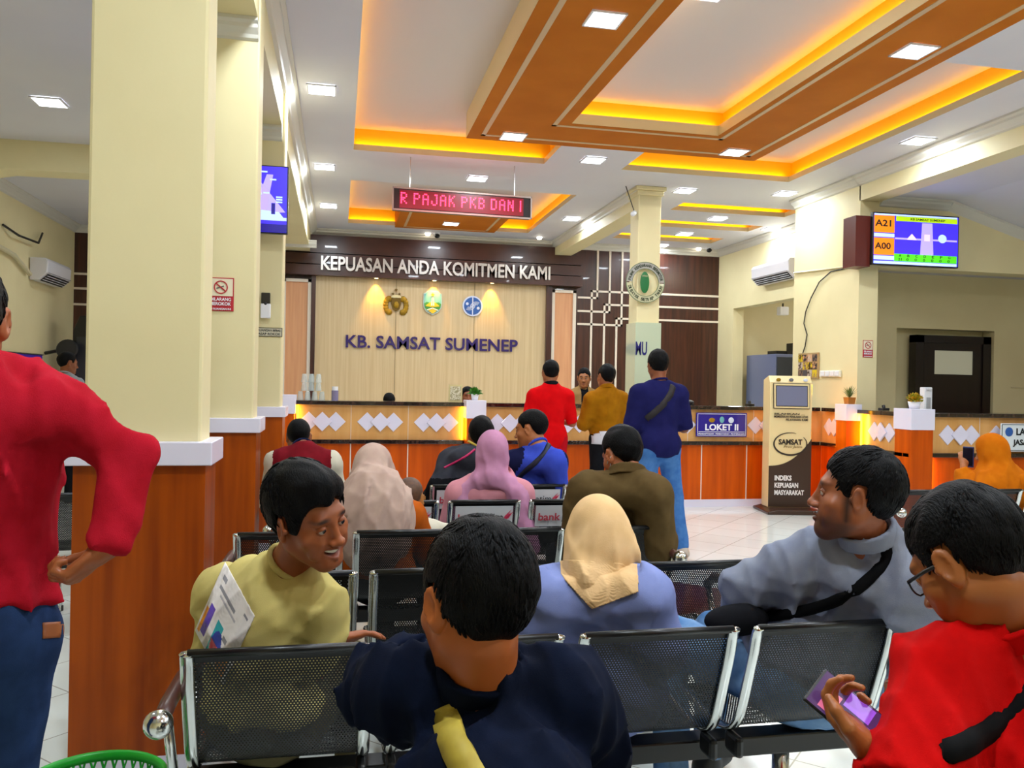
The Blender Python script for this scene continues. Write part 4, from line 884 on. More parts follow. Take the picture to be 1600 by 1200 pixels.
# ================================================================== IMPLICIT-SURFACE FIGURES
f32 = np.float32
def _smin(a, b, k):
    if k <= 0: return np.minimum(a, b)
    h = np.maximum(k-np.abs(a-b), 0)/k
    return np.minimum(a, b)-h*h*k*.25
def _smax(a, b, k): return -_smin(-a, -b, k)
class SD:
    def __init__(s): s.ops = []; s.disp = []
    def op(s, fn, lo, hi, k=.02, sign=1): s.ops.append((fn, np.array(lo, float), np.array(hi, float), k, sign)); return s
    def cone(s, a, b, ra, rb, k=.03, sign=1):
        a = np.array(a, float); b = np.array(b, float); m = max(ra, rb)+k+.02; ba = b-a; L2 = max(ba@ba, 1e-9)
        def fn(X, Y, Z):
            x, y, z = X-a[0], Y-a[1], Z-a[2]
            h = np.clip((x*ba[0]+y*ba[1]+z*ba[2])/L2, 0, 1)
            return np.sqrt((x-ba[0]*h)**2+(y-ba[1]*h)**2+(z-ba[2]*h)**2)-(ra+(rb-ra)*h)
        return s.op(fn, np.minimum(a, b)-m, np.maximum(a, b)+m, k, sign)
    def ell(s, c, r, R=None, k=.03, sign=1):
        c = np.array(c, float); r = np.array(r, float); m = r.max()+k+.02
        def fn(X, Y, Z):
            x, y, z = X-c[0], Y-c[1], Z-c[2]
            if R is not None: x, y, z = (R[0, 0]*x+R[1, 0]*y+R[2, 0]*z, R[0, 1]*x+R[1, 1]*y+R[2, 1]*z, R[0, 2]*x+R[1, 2]*y+R[2, 2]*z)
            k0 = np.sqrt((x/r[0])**2+(y/r[1])**2+(z/r[2])**2); k1 = np.sqrt((x/r[0]**2)**2+(y/r[1]**2)**2+(z/r[2]**2)**2)+1e-9
            return k0*(k0-1)/k1
        return s.op(fn, c-m, c+m, k, sign)
    def cut(s, p, n, k=.004):     # remove everything on the side n points to
        p = np.array(p, float); n = np.array(n, float); n = n/np.linalg.norm(n)
        def fn(X, Y, Z): return -((X-p[0])*n[0]+(Y-p[1])*n[1]+(Z-p[2])*n[2])
        return s.op(fn, (-9, -9, -9), (9, 9, 9), k, -1)
    def group(s, sub, c, R, sc, k=.02, sign=1):  # a sub-shape in its own frame
        c = np.array(c, float); R = np.array(R, float)
        los = np.min([o[1] for o in sub.ops if o[4] > 0], 0); his = np.max([o[2] for o in sub.ops if o[4] > 0], 0)
        cs = np.array([[x, y, z] for x in (los[0], his[0]) for y in (los[1], his[1]) for z in (los[2], his[2])])*sc@R.T+c
        def fn(X, Y, Z):
            x, y, z = X-c[0], Y-c[1], Z-c[2]
            q = [(R[0, i]*x+R[1, i]*y+R[2, i]*z)/sc for i in range(3)]
            return sub.at(*q)*sc
        return s.op(fn, cs.min(0)-k, cs.max(0)+k, k, sign)
    def at(s, X, Y, Z):
        V = None
        for fn, lo, hi, k, sign in s.ops:
            d = fn(X, Y, Z)
            V = d if V is None else (_smin(V, d, k) if sign > 0 else _smax(V, -d, k))
        for f in s.disp: V = V+f(X, Y, Z)
        return V
    def grid(s, xs, ys, zs):
        V = np.full((len(xs), len(ys), len(zs)), .12, f32)
        for fn, lo, hi, k, sign in s.ops:
            i0, i1 = np.searchsorted(xs, lo[0]), np.searchsorted(xs, hi[0]); j0, j1 = np.searchsorted(ys, lo[1]), np.searchsorted(ys, hi[1]); l0, l1 = np.searchsorted(zs, lo[2]), np.searchsorted(zs, hi[2])
            if i1 <= i0 or j1 <= j0 or l1 <= l0: continue
            d = fn(xs[i0:i1, None, None], ys[None, j0:j1, None], zs[None, None, l0:l1]).astype(f32)
            sub = V[i0:i1, j0:j1, l0:l1]
            V[i0:i1, j0:j1, l0:l1] = _smin(sub, d, k) if sign > 0 else _smax(sub, -d, k)
        if s.disp:
            I = np.nonzero(np.abs(V) < .05); P_ = (xs[I[0]], ys[I[1]], zs[I[2]])
            for f in s.disp: V[I] += f(*P_).astype(f32)
        V[0] = V[-1] = .1; V[:, 0] = V[:, -1] = .1; V[:, :, 0] = V[:, :, -1] = .1
        return V
def axis(lo, hi, base, fine):
    # fine = list of (lo, hi, step): spacing is refined inside those intervals
    out = [lo]; 
    while out[-1] < hi:
        st = base; x = out[-1]
        for a, b, h in fine:
            if a-h <= x < b: st = min(st, h)
        for a, b, h in fine:
            if x < a-h < x+st: st = max(a-h-x, h*.5)
        out.append(x+st)
    return np.array(out, f32)
def surface_nets(V, xs, ys, zs):
    S = V < 0
    c = [S[i:S.shape[0]-1+i, j:S.shape[1]-1+j, k:S.shape[2]-1+k] for i in (0, 1) for j in (0, 1) for k in (0, 1)]
    n = sum(q.astype(np.int8) for q in c); mask = (n > 0) & (n < 8)
    idx = np.full(mask.shape, -1, np.int64); I, J, K = np.nonzero(mask); idx[I, J, K] = np.arange(len(I))
    acc = np.zeros((len(I), 3)); cnt = np.zeros(len(I))
    co = [xs, ys, zs]
    corners = [(i, j, k) for i in (0, 1) for j in (0, 1) for k in (0, 1)]
    for a in corners:
        for ax in range(3):
            if a[ax]: continue
            b = list(a); b[ax] = 1
            va = V[I+a[0], J+a[1], K+a[2]]; vb = V[I+b[0], J+b[1], K+b[2]]
            m = (va < 0) != (vb < 0)
            t = np.where(m, va/(va-vb+1e-12), 0)
            pa = np.stack([xs[I+a[0]], ys[J+a[1]], zs[K+a[2]]], 1).astype(float); pb = np.stack([xs[I+b[0]], ys[J+b[1]], zs[K+b[2]]], 1)
            acc += np.where(m[:, None], pa+(pb-pa)*t[:, None], 0); cnt += m
    verts = acc/cnt[:, None]; faces = []
    for ax in range(3):
        sl0 = [slice(None)]*3; sl1 = [slice(None)]*3; sl0[ax] = slice(0, -1); sl1[ax] = slice(1, None)
        A, B = S[tuple(sl0)], S[tuple(sl1)]; E = A != B
        o = [a for a in range(3) if a != ax]
        sub = [slice(None)]*3
        for a in o: sub[a] = slice(1, -1)
        E2 = E[tuple(sub)]; i, j, k = np.nonzero(E2); g = [i, j, k]
        for a in o: g[a] = g[a]+1
        def cell(d1, d2):
            q = [x.copy() for x in g]; q[o[0]] = q[o[0]]-d1; q[o[1]] = q[o[1]]-d2; return idx[q[0], q[1], q[2]]
        f = np.stack([cell(1, 1), cell(0, 1), cell(0, 0), cell(1, 0)], 1)
        ins = A[tuple(g)]; flip = ins if ax != 1 else ~ins
        f[~flip] = f[~flip][:, ::-1]; faces.append(f)
    return verts, np.concatenate(faces)
def mesh_from(name, verts, faces, mats, parent, pick=None, colf=None, smooth=True):
    me = bpy.data.meshes.new(name); me.vertices.add(len(verts)); me.vertices.foreach_set('co', verts.astype(f32).ravel())
    me.loops.add(len(faces)*4); me.loops.foreach_set('vertex_index', faces.astype(np.int32).ravel())
    me.polygons.add(len(faces)); me.polygons.foreach_set('loop_start', np.arange(0, len(faces)*4, 4, dtype=np.int32)); me.polygons.foreach_set('loop_total', np.full(len(faces), 4, np.int32))
    me.update(calc_edges=True); me.validate()
    for m in (mats if isinstance(mats, (list, tuple)) else [mats]): me.materials.append(m)
    if pick is not None and len(me.polygons) == len(faces):
        cc = verts[faces].mean(1); me.polygons.foreach_set('material_index', pick(cc).astype(np.int32))
    if colf is not None:
        a = me.color_attributes.new('col', 'FLOAT_COLOR', 'POINT'); a.data.foreach_set('color', colf(verts).astype(f32).ravel())
    if smooth: me.polygons.foreach_set('use_smooth', [True]*len(me.polygons))
    o = bpy.data.objects.new(name, me); COL.objects.link(o)
    if parent: o.parent = parent
    return o
def sd_object(name, sd, mats, parent, base, fine=(), pick=None, colf=None, pad=.01, relax=1):
    pos = [o for o in sd.ops if o[4] > 0]
    lo = np.min([o[1] for o in pos], 0)-pad; hi = np.max([o[2] for o in pos], 0)+pad
    for fn, l, h, k, sg in sd.ops: pass
    ax = [axis(lo[i], hi[i], base, [(f[0][i], f[1][i], f[2]) for f in fine]) for i in range(3)]
    V = sd.grid(*ax); v, f = surface_nets(V, *ax)
    if len(v) == 0: return None
    # light relaxation keeps the stair steps away
    E_ = np.concatenate([f[:, [a, b]] for a, b in ((0, 1), (1, 2), (2, 3), (3, 0))]); E_ = np.concatenate([E_, E_[:, ::-1]]); ct = np.maximum(np.bincount(E_[:, 0], minlength=len(v)), 1)
    for it in range(relax):
        nb = np.stack([np.bincount(E_[:, 0], weights=v[E_[:, 1], k], minlength=len(v)) for k in range(3)], 1)
        v = v*.5+nb/ct[:, None]*.5
    return mesh_from(name, v, f, mats, parent, pick, colf)

def RX(a): c, s = math.cos(a), math.sin(a); return np.array([[1, 0, 0], [0, c, -s], [0, s, c]])
def RY(a): c, s = math.cos(a), math.sin(a); return np.array([[c, 0, s], [0, 1, 0], [-s, 0, c]])
def RZ(a): c, s = math.cos(a), math.sin(a); return np.array([[c, -s, 0], [s, c, 0], [0, 0, 1]])
D2R = math.pi/180
# ---- folds and wrinkles
def folds(amp, freq, seed=0, dirn=(0, 0, 1)):
    r = np.random.RandomState(seed); ws = r.normal(size=(6, 3)); ws /= np.linalg.norm(ws, axis=1)[:, None]; d = np.array(dirn, float); d /= np.linalg.norm(d)
    ws = ws-.55*np.outer(ws@d, d); fr = freq*r.uniform(.5, 1.6, 6); ph = r.uniform(0, 6.28, 6)
    def f(X, Y, Z):
        wx = .03*np.sin(9*Z+ph[0])+.02*np.sin(13*X+ph[1]); s = 0
        for w_, q, p in zip(ws, fr, ph): t = (1-np.abs(np.sin(.5*((X+wx)*w_[0]+Y*w_[1]+Z*w_[2])*q+p)))**2; s = s+t
        return -(s-1.4)/3*amp
    return f
def hairnoise(amp, seed=0, fr=180):
    r = np.random.RandomState(seed); ph = r.uniform(0, 6, 8)
    def f(X, Y, Z):
        s = np.sin(X*fr+2*np.sin(Y*40+ph[0])+ph[1])*.5+np.sin((X*.7+Z*.6)*fr*.6+ph[2]+2*np.sin(Z*50))*.6+np.sin(Y*70+X*50+ph[3])*.6+np.sin(Z*60+ph[4]+Y*45)*.5
        return s*amp*.5
    return f

# ---- head
def head_sd(smile=0, chub=0, female=False, nose=1.0):
    h = SD()
    h.ell((0, -.018, .032), (.073, .094, .082), k=.0)
    h.ell((0, .018, -.02), (.062+.006*chub, .072, .088), k=.03)
    for s_ in (-1, 1):
        h.cone((s_*.05, -.002, -.055), (s_*.018, .062, -.098), .022+.008*chub, .02+.004*chub, .035)
        h.ell((s_*(.042+.003*chub), .055, -.026), (.024+.006*chub+.004*smile, .022, .022), k=.025)
        h.ell((s_*.03, .068, -.055), (.016+.01*chub+.006*smile, .014, .022), k=.02)
    h.cone((-.012, .07, -.1), (.012, .07, -.1), .017, .017, .02)
    h.cone((-.034, .074, .024), (.034, .074, .024), .0125, .0125, .018)
    for s_ in (-1, 1): h.ell((s_*.031, .098, .002), (.0185, .018, .0125), k=.014, sign=-1)
    h.cone((0, .084, .012), (0, .102*1.0, -.03), .0075, .0095*nose, .012)
    h.ell((0, .107, -.034), (.0125*nose, .011, .0105), k=.008)
    for s_ in (-1, 1): h.ell((s_*.0135*nose, .0975, -.037), (.0085*nose, .011, .008), k=.006)
    for s_ in (-1, 1): h.ell((s_*.0065, .1045, -.0455), (.004, .006, .003), k=.003, sign=-1)
    w_ = .024+.010*smile
    if smile:
        for s_ in (-1, 1):
            h.cone((s_*.002, .096, -.0545), (s_*w_, .078, -.0515), .005, .003, .005)      # upper lip
            h.cone((s_*.002, .091, -.083), (s_*w_*.92, .077, -.057), .0062, .003, .006)  # lower lip
            h.cone((s_*.035, .08, -.033), (s_*.047, .066, -.066), .006, .008, .014)
        h.ell((0, .094, -.066), (w_*.80, .016, .0105), k=.003, sign=-1)
        for s_ in (-1, 1): h.ell((s_*.022, .088, -.061), (.011, .012, .0055), RY(s_*-25*D2R), k=.004, sign=-1)
    else:
        for s_ in (-1, 1):
            h.cone((s_*.004, .0955, -.061), (s_*w_, .081, -.067), .0052, .003, .006)
            h.cone((s_*.003, .0935, -.0735), (s_*w_*.85, .081, -.069), .0066, .0035, .006)
        h.cone((-w_, .086, -.0675), (w_, .086, -.0675), .0035, .0035, .003, -1) if False else None
        h.ell((0, .101, -.0672), (w_*.95, .012, .0013), k=.003, sign=-1)
    for s_ in (-1, 1):
        R_ = RZ(s_*-30*D2R)@RX(-8*D2R)
        h.ell((s_*.080, -.008, -.004), (.0085, .021, .036), R_, k=.005)
        h.ell((s_*.0775, -.006, -.03), (.007, .010, .012), R_, k=.004)
        h.ell((s_*.0895, -.003, -.001), (.0065, .0125, .023), R_, k=.003, sign=-1); h.ell((s_*.083, .012, -.004), (.006, .006, .008), R_, k=.004)
    return h
def head_colors(skin, brow=True, beard=0, lips='8E4A40', smile=0, lipc=None):
    base = np.array(lin(skin)); lip = np.array(lin(lips)); dark = np.array(lin('140C0A'))
    def f(q):   # q: points in head frame
        x, y, z = q[:, 0], q[:, 1], q[:, 2]; n = len(x)
        c = np.tile(base, (n, 1)).astype(float)
        c[:, :3] *= (1+.06*np.sin(x*90+1)*np.sin(z*70)*np.sin(y*60))[:, None]
        def mix(m, col): c[:] = c*(1-m[:, None])+col*m[:, None]
        zc = -.0675
        m = np.clip(1.3-np.sqrt((x/(.026+.007*smile))**2+((z-zc)/(.0115+.0085*smile))**2)*1.25, 0, 1)*(y > .078)*.75; mix(m, lip)
        mix(((np.abs(x) < .006+0) & (y < -9)).astype(float), lip)
        if smile: mix(np.clip(2-2*np.sqrt((x/.031)**2+((z+.0665-.12*np.abs(x)+.001)/.0095)**2), 0, 1)*(y > .05)*(y < .0895), np.array(lin('3A100C')))
        if brow:
            bx = np.abs(x)-.032; bz = z-.0265+.10*np.maximum(np.abs(x)-.035, 0)-.0*bx
            m = np.clip(1.4-np.sqrt((bx/.0185)**2+(bz/.0062)**2)*1.0, 0, 1)*(y > .055); mix(m*.93, dark)
        # lash line
        m = np.clip(1.2-np.sqrt(((np.abs(x)-.031)/.0165)**2+((z-.0085)/.0035)**2), 0, 1)*(y > .055); mix(m*.8, dark)
        if beard:
            sh = np.clip((-.045-z-.35*np.maximum(0, np.abs(x)-.02)*0)/.03, 0, 1)*np.clip((y+.01)/.03, 0, 1)*.45
            sh = np.maximum(sh, np.clip((np.abs(x)-.05)/.01, 0, 1)*np.clip((.02-z)/.02, 0, 1)*np.clip((z+.08)/.02, 0, 1)*np.clip(1-np.abs(y-.02)/.018, 0, 1)*.6)
            sh = np.maximum(sh, np.clip(1.2-np.abs(z+.0515)/.006, 0, 1)*(np.abs(x) < .028)*(y > .08)*.7); sh = np.maximum(sh, np.clip(1.3-np.sqrt((x/.02)**2+((z+.1)/.016)**2), 0, 1)*(y > .05)*.8)
            mix(np.clip(sh*beard, 0, .92), dark)
        return c
    return f
def skin_mat(hexc):
    nm = 'skin_'+hexc
    if nm in MATS: return MATS[nm]
    m = mat(nm, hexc, .45, spec=.4, attr=True); b = m.node_tree.nodes['Principled BSDF']
    b.inputs['Subsurface Weight'].default_value = .08; b.inputs['Subsurface Radius'].default_value = (.02, .008, .004); b.inputs['Subsurface Scale'].default_value = .3
    return m
HAIRM = mat('black_hair', '020203', .55, color2='060507', scale=90, stretch=(3, .6, .6), bump=.5, bscale=160, spec=.12)
EYEW = mat('eye_white', 'B4A498', .2); EYED = mat('eye_dark', '140A06', .1)
TEETH = mat('teeth', 'E8E0CC', .25)

HAIRLINES = {  # (y, z) hairline curve from front to back in the head frame
 'short': ([.12, .09, .066, .045, .030, .016, .010, -.024, -.034, -.06, -.12], [.08, .076, .062, .038, -.012, -.012, .036, .034, -.02, -.062, -.066]),
 'full': ([.12, .09, .066, .048, .032, .016, .010, -.024, -.034, -.06, -.12], [.074, .071, .060, .036, -.014, -.014, .032, .03, -.03, -.07, -.074]),
 'buzz': ([.12, .09, .07, .045, .030, .016, .010, -.024, -.034, -.06, -.12], [.082, .078, .062, .038, .0, -.0, .034, .032, -.01, -.048, -.052]),
}
def hair_sd(style='short', vol=0, seed=0, quiff=0):
    h = SD(); t = {'buzz': .005}.get(style, .013)+vol
    h.ell((0, -.021, .034), (.0745+t*.6, .0935+t*.85, .083+t*1.25), k=0)
    if quiff:
        h.ell((0, .052, .088), (.056, .034, .03+quiff), RX(-12*D2R), k=.03); h.ell((.02, .02, .11), (.04, .05, .022+quiff), k=.03)
    ys, zs = HAIRLINES[style]; o = np.argsort(ys); ys = np.array(ys)[o]; zs = np.array(zs)[o]
    def fn(X, Y, Z): X, Y, Z = np.broadcast_arrays(X, Y, Z); return -((np.interp(Y, ys, zs)-.006*np.sin(X*120)+.02*np.maximum(0, 1-np.abs(X)/.03)*(Y < -.06)*0-Z)*.75)
    h.op(fn, (-9, -9, -9), (9, 9, 9), .01, -1)
    # negative: keep Z above the line
    h.ops[-1] = (lambda X, Y, Z: -(fn(X, Y, Z)*-1), h.ops[-1][1], h.ops[-1][2], .01, -1)
    h.disp.append(hairnoise(.0035 if style != 'buzz' else .001, seed))
    return h
def add_locks(mb, c, R, sc, style, n, seed, vol=0, ln=.026, lift=.25):
    rnd = random.Random(seed); t = .012+vol; ys, zs = HAIRLINES[style]; o = np.argsort(ys); ys = np.array(ys)[o]; zs = np.array(zs)[o]
    cr = np.array((0, -.06, .10))
    for i in range(n):
        a = rnd.uniform(0, 2*PI); e = math.asin(rnd.uniform(-.6, 1)); d = np.array((math.cos(a)*math.cos(e), math.sin(a)*math.cos(e), math.sin(e)))
        r = np.array((.0745+t*.6, .0935+t*.85, .083+t*1.25)); p = np.array((0, -.021, .034))+d*r
        if p[2] < np.interp(p[1], ys, zs)+(.03 if p[1] > .03 else .02 if p[1] > -.04 else .014): continue
        nrm = d/r; nrm /= np.linalg.norm(nrm); g = p-cr; g = g-nrm*(g@nrm); gl = np.linalg.norm(g)
        if gl < .004: continue
        g = g/gl + np.array((rnd.uniform(-.35, .35), rnd.uniform(-.35, .35), -.1)); g = g-nrm*(g@nrm); g /= np.linalg.norm(g)
        L_ = ln*rnd.uniform(.6, 1.3); w_ = rnd.uniform(.0022, .004); pts = []
        for k in range(4):
            s_ = k/3; q = p-nrm*.004+g*L_*s_+nrm*L_*(lift*s_-(.30+lift*.3)*s_*s_); pts.append(R@(q*sc)+c)
        mb.tube(pts, [w_*sc, w_*1.1*sc, w_*.8*sc, .0004], 5, cap=False)

# ---- hands. Built in a frame: wrist at origin, fingers towards +Y, palm faces -Z, thumb towards side*X
def hand_sd(side=1, curl=.5, spread=.06, thumb=.5, curls=None):
    h = SD()
    h.cone((0, -.03, 0), (0, .01, 0), .024, .023, .015)
    h.ell((0, .045, 0), (.038, .05, .0155), k=.018)
    h.ell((side*.018, .035, -.006), (.02, .032, .016), k=.012)
    xs_ = [side*.028, side*.0095, -side*.0095, -side*.028]; L_ = [.072, .08, .074, .058]
    for i in range(4):
        cu = (curls[i] if curls else curl)*(1+.08*i); a = 0; p = np.array((xs_[i], .084-abs(i-1.2)*.005, .002)); base = math.sin((1.5-i)*spread)*side
        h.cone((xs_[i]*.8, .05, .001), p, .0115, .0098, .008)
        r = [.0094, .0085, .0078, .0065]
        for j, fr in enumerate((.45, .3, .25)):
            a += cu*(.75, 1.0, .7)[j]; q = p+np.array((base*math.cos(a), math.cos(a), -math.sin(a)))*L_[i]*fr
            h.cone(p, q, r[j], r[j+1], .004); p = q
    p0 = np.array((side*.022, .012, -.006)); p1 = p0+np.array((side*.032, .026, -.012-.012*thumb)); p2 = p1+np.array((side*(.016-.02*thumb), .027, -.012*thumb-.004)); p3 = p2+np.array((side*(.004-.02*thumb), .022, -.008*thumb))
    h.cone(p0, p1, .0165, .0125, .012); h.cone(p1, p2, .012, .0105, .005); h.cone(p2, p3, .0105, .0075, .004)
    return h
def frame_from(y, z):   # columns x,y,z with y along `y`, z roughly `z`
    y = np.array(y, float); y /= np.linalg.norm(y); z = np.array(z, float); z = z-y*(z@y); z /= np.linalg.norm(z); x = np.cross(y, z); return np.stack([x, y, z], 1)

A3 = lambda *a: np.array(a, float)
def unit(v): return v/np.linalg.norm(v)
def seated(x, y, face=0, lean=10, seat=.43, sc=1.0, twist=0, side=0, slump=.0, shrug=0, headpitch=-10, headyaw=0, headroll=0, armpose='lap', legs=True, headfwd=.02):
    """joints of a seated figure at (x,y); face = degrees turned left from +Y"""
    R = RZ(face*D2R); o = A3(x, y, 0); P = A3(0, 0, seat+.095*sc)
    d = unit(A3(math.sin(side*D2R), math.sin(lean*D2R), math.cos(lean*D2R)*1.0)); C = P+d*.27*sc+A3(0, -.035-slump, 0); N = P+d*.48*sc+A3(0, slump*.6, -slump*.5)
    T = RZ(twist*D2R); sx = T@A3(1, 0, 0); w = .165*sc
    j = dict(P=P, C=C, N=N, SR=N+sx*w-d*(.085-shrug)*sc, SL=N-sx*w-d*(.085-shrug)*sc)
    HC = N+A3(math.sin(side*D2R)*.1, .03+headfwd, .15)*sc
    j['HC'] = HC
    for s_, S, E, Wt in ((1, 'SR', 'ER', 'WR'), (-1, 'SL', 'EL', 'WL')):
        s0 = j[S]
        if armpose == 'lap': j[E] = s0+A3(s_*.06, .07, -.27)*sc; j[Wt] = s0+A3(s_*-.03, .28, -.36)*sc
        elif armpose == 'phone': j[E] = s0+A3(s_*.03, .10, -.25)*sc; j[Wt] = s0+A3(-s_*.09, .30, -.16)*sc
    if legs:
        for s_, a in ((1, 'R'), (-1, 'L')):
            j['H'+a] = P+A3(s_*.09, .03, -.02)*sc; j['K'+a] = A3(s_*.12*sc, .46*sc, seat+.08); j['A'+a] = A3(s_*.12*sc, .47*sc, .09)
    j = {k: R@v+o for k, v in j.items()}
    j['fwd'] = R@A3(0, 1, 0); j['sx'] = R@sx; j['d'] = unit(j['N']-j['P']); j['hr'] = RZ((face+headyaw)*D2R)@RX(headpitch*D2R)@RY(headroll*D2R); j['sc'] = sc; j['floor'] = (x, y); j['hs'] = sc
    return j
def standing(x, y, face=0, ht=1.7, lean=0, headpitch=-5, headyaw=0, headroll=0, step=.0, arm='down', wide=.09):
    sc = ht/1.70; R = RZ(face*D2R); o = A3(x, y, 0); P = A3(0, 0, .93*sc); d = unit(A3(0, math.sin(lean*D2R), math.cos(lean*D2R)))
    C = P+d*.3*sc; N = P+d*.49*sc; sx = A3(1, 0, 0); j = dict(P=P, C=C, N=N, SR=N+sx*.17*sc-d*.085*sc, SL=N-sx*.17*sc-d*.085*sc, HC=N+A3(0, .035, .15)*sc)
    for s_, S, E, Wt in ((1, 'SR', 'ER', 'WR'), (-1, 'SL', 'EL', 'WL')):
        s0 = j[S]
        if arm == 'down': j[E] = s0+A3(s_*.05, -.01, -.28)*sc; j[Wt] = s0+A3(s_*.05, .08, -.52)*sc
        else: j[E] = s0+A3(s_*.07, .03, -.27)*sc; j[Wt] = s0+A3(s_*.0, .25, -.26)*sc
    for s_, a in ((1, 'R'), (-1, 'L')):
        j['H'+a] = P+A3(s_*.085, 0, -.03)*sc; j['K'+a] = A3(s_*wide, .02+s_*step*.5, .49*sc); j['A'+a] = A3(s_*(wide+.01), -.02+s_*step, .085)
    j = {k: R@v+o for k, v in j.items()}
    j['fwd'] = R@A3(0, 1, 0); j['sx'] = R@sx; j['d'] = unit(j['N']-j['P']); j['hr'] = RZ((face+headyaw)*D2R)@RX(headpitch*D2R)@RY(headroll*D2R); j['sc'] = sc; j['floor'] = (x, y); j['hs'] = 1.0
    return j

def torso(sd, j, t, w=1.0, dpt=1.0, belly=0, k=.05, legs=False, arms=None, shoulders=True):
    """torso prims inflated by t; arms = fraction of the arm covered (0..2, 1 = elbow)"""
    s_ = j['sc']; up = j['d']; yy = unit(np.cross(up, j['sx'])); Rt = np.stack([np.cross(yy, up), yy, up], 1)
    P, C, N = j['P'], j['C'], j['N']
    sd.ell(C+up*.02, A3(.155*w*s_+t, .105*dpt*s_+t, .19*s_+t), Rt, k=0)
    sd.ell(P+(C-P)*.45+Rt[:, 1]*(.02+belly*.4), A3((.14*w+belly*.3)*s_+t, (.105*dpt+belly)*s_+t, .17*s_+t), Rt, k)
    sd.ell(P, A3(.165*w*s_+t, .125*dpt*s_+t, .13*s_+t), Rt, k)
    if shoulders:
        sd.cone(j['SL'], j['SR'], .054*s_+t, .054*s_+t, k)
        for S in ('SL', 'SR'): sd.cone(N+up*.03*s_, j[S]+up*.0, .036*s_+t*.5, .043*s_+t, k*.8)
    return Rt
def arm(sd, j, a, t, upto=2.0, k=.03, fat=1.0):
    s_ = j['sc']; S, E, W_ = j['S'+a], j['E'+a], j['W'+a]
    sd.cone(S, S+(E-S)*min(upto, 1), (.047*fat*s_+t), (.047+( .038-.047)*min(upto, 1))*fat*s_+t, k)
    if upto > 1: sd.cone(E, E+(W_-E)*(upto-1), .040*fat*s_+t, (.040-.014*(upto-1))*fat*s_+t, .02)
def leg(sd, j, a, t, upto=2.0, k=.04, fat=1.0):
    s_ = j['sc']; H_, K_, A_ = j['H'+a], j['K'+a], j['A'+a]
    sd.cone(H_, K_, .085*fat*s_+t, .056*fat*s_+t, k); sd.cone(K_, K_+(A_-K_)*(upto-1), .055*fat*s_+t, (.055-.018*(upto-1))*fat*s_+t, .025)

def strap(name, sd, pts, wd, mt, parent, th=.004, lift=.003, centre=None, ray=None):
    # a belt laid on the cloth surface: every rough point is pulled onto the surface along the line to the centre line
    P_ = [np.array(p, float) for p in pts]; Q = []
    for _ in range(2):
        N_ = [P_[0]]
        for a, b in zip(P_, P_[1:]): N_ += [a*.75+b*.25, a*.25+b*.75]
        N_.append(P_[-1]); P_ = N_
    ts = np.linspace(0, .42, 211); rows = []
    for p in P_:
        if ray is not None: d = unit(p-ray); L_ = p-d*.16
        else: c = centre(p) if callable(centre) else np.array(centre, float); d = unit(c-p); L_ = p-d*.10
        X = L_[:, None]+d[:, None]*ts[None]*1.0
        v = sd.at(X[0], X[1], X[2]); i = int(np.argmax(v < 0)) if (v < 0).any() else int(np.argmin(v))
        q = X[:, i]; e = .004
        g = np.array([float((sd.at(*(q+e*u_).reshape(3, 1))-sd.at(*(q-e*u_).reshape(3, 1)))[0]) for u_ in np.eye(3)]); Q.append((q, unit(g+1e-9)))
    mb = MB(); n = len(Q); vs = []
    for i in range(n):
        t_ = unit(Q[min(i+1, n-1)][0]-Q[max(i-1, 0)][0]+1e-9); nm = Q[i][1]; b = unit(np.cross(t_, nm)); q = Q[i][0]
        vs += [q+b*wd/2+nm*lift, q+nm*(lift+th*1.2), q-b*wd/2+nm*lift, q-b*wd/2-nm*.006, q+b*wd/2-nm*.006]
    fs = [(i*5+k, i*5+(k+1) % 5, (i+1)*5+(k+1) % 5, (i+1)*5+k) for i in range(n-1) for k in range(5)]+[(0, 1, 2, 3, 4), tuple((n-1)*5+k for k in (4, 3, 2, 1, 0))]
    mb.add(vs, fs); return mb.build(name, mt, parent, smooth=True)

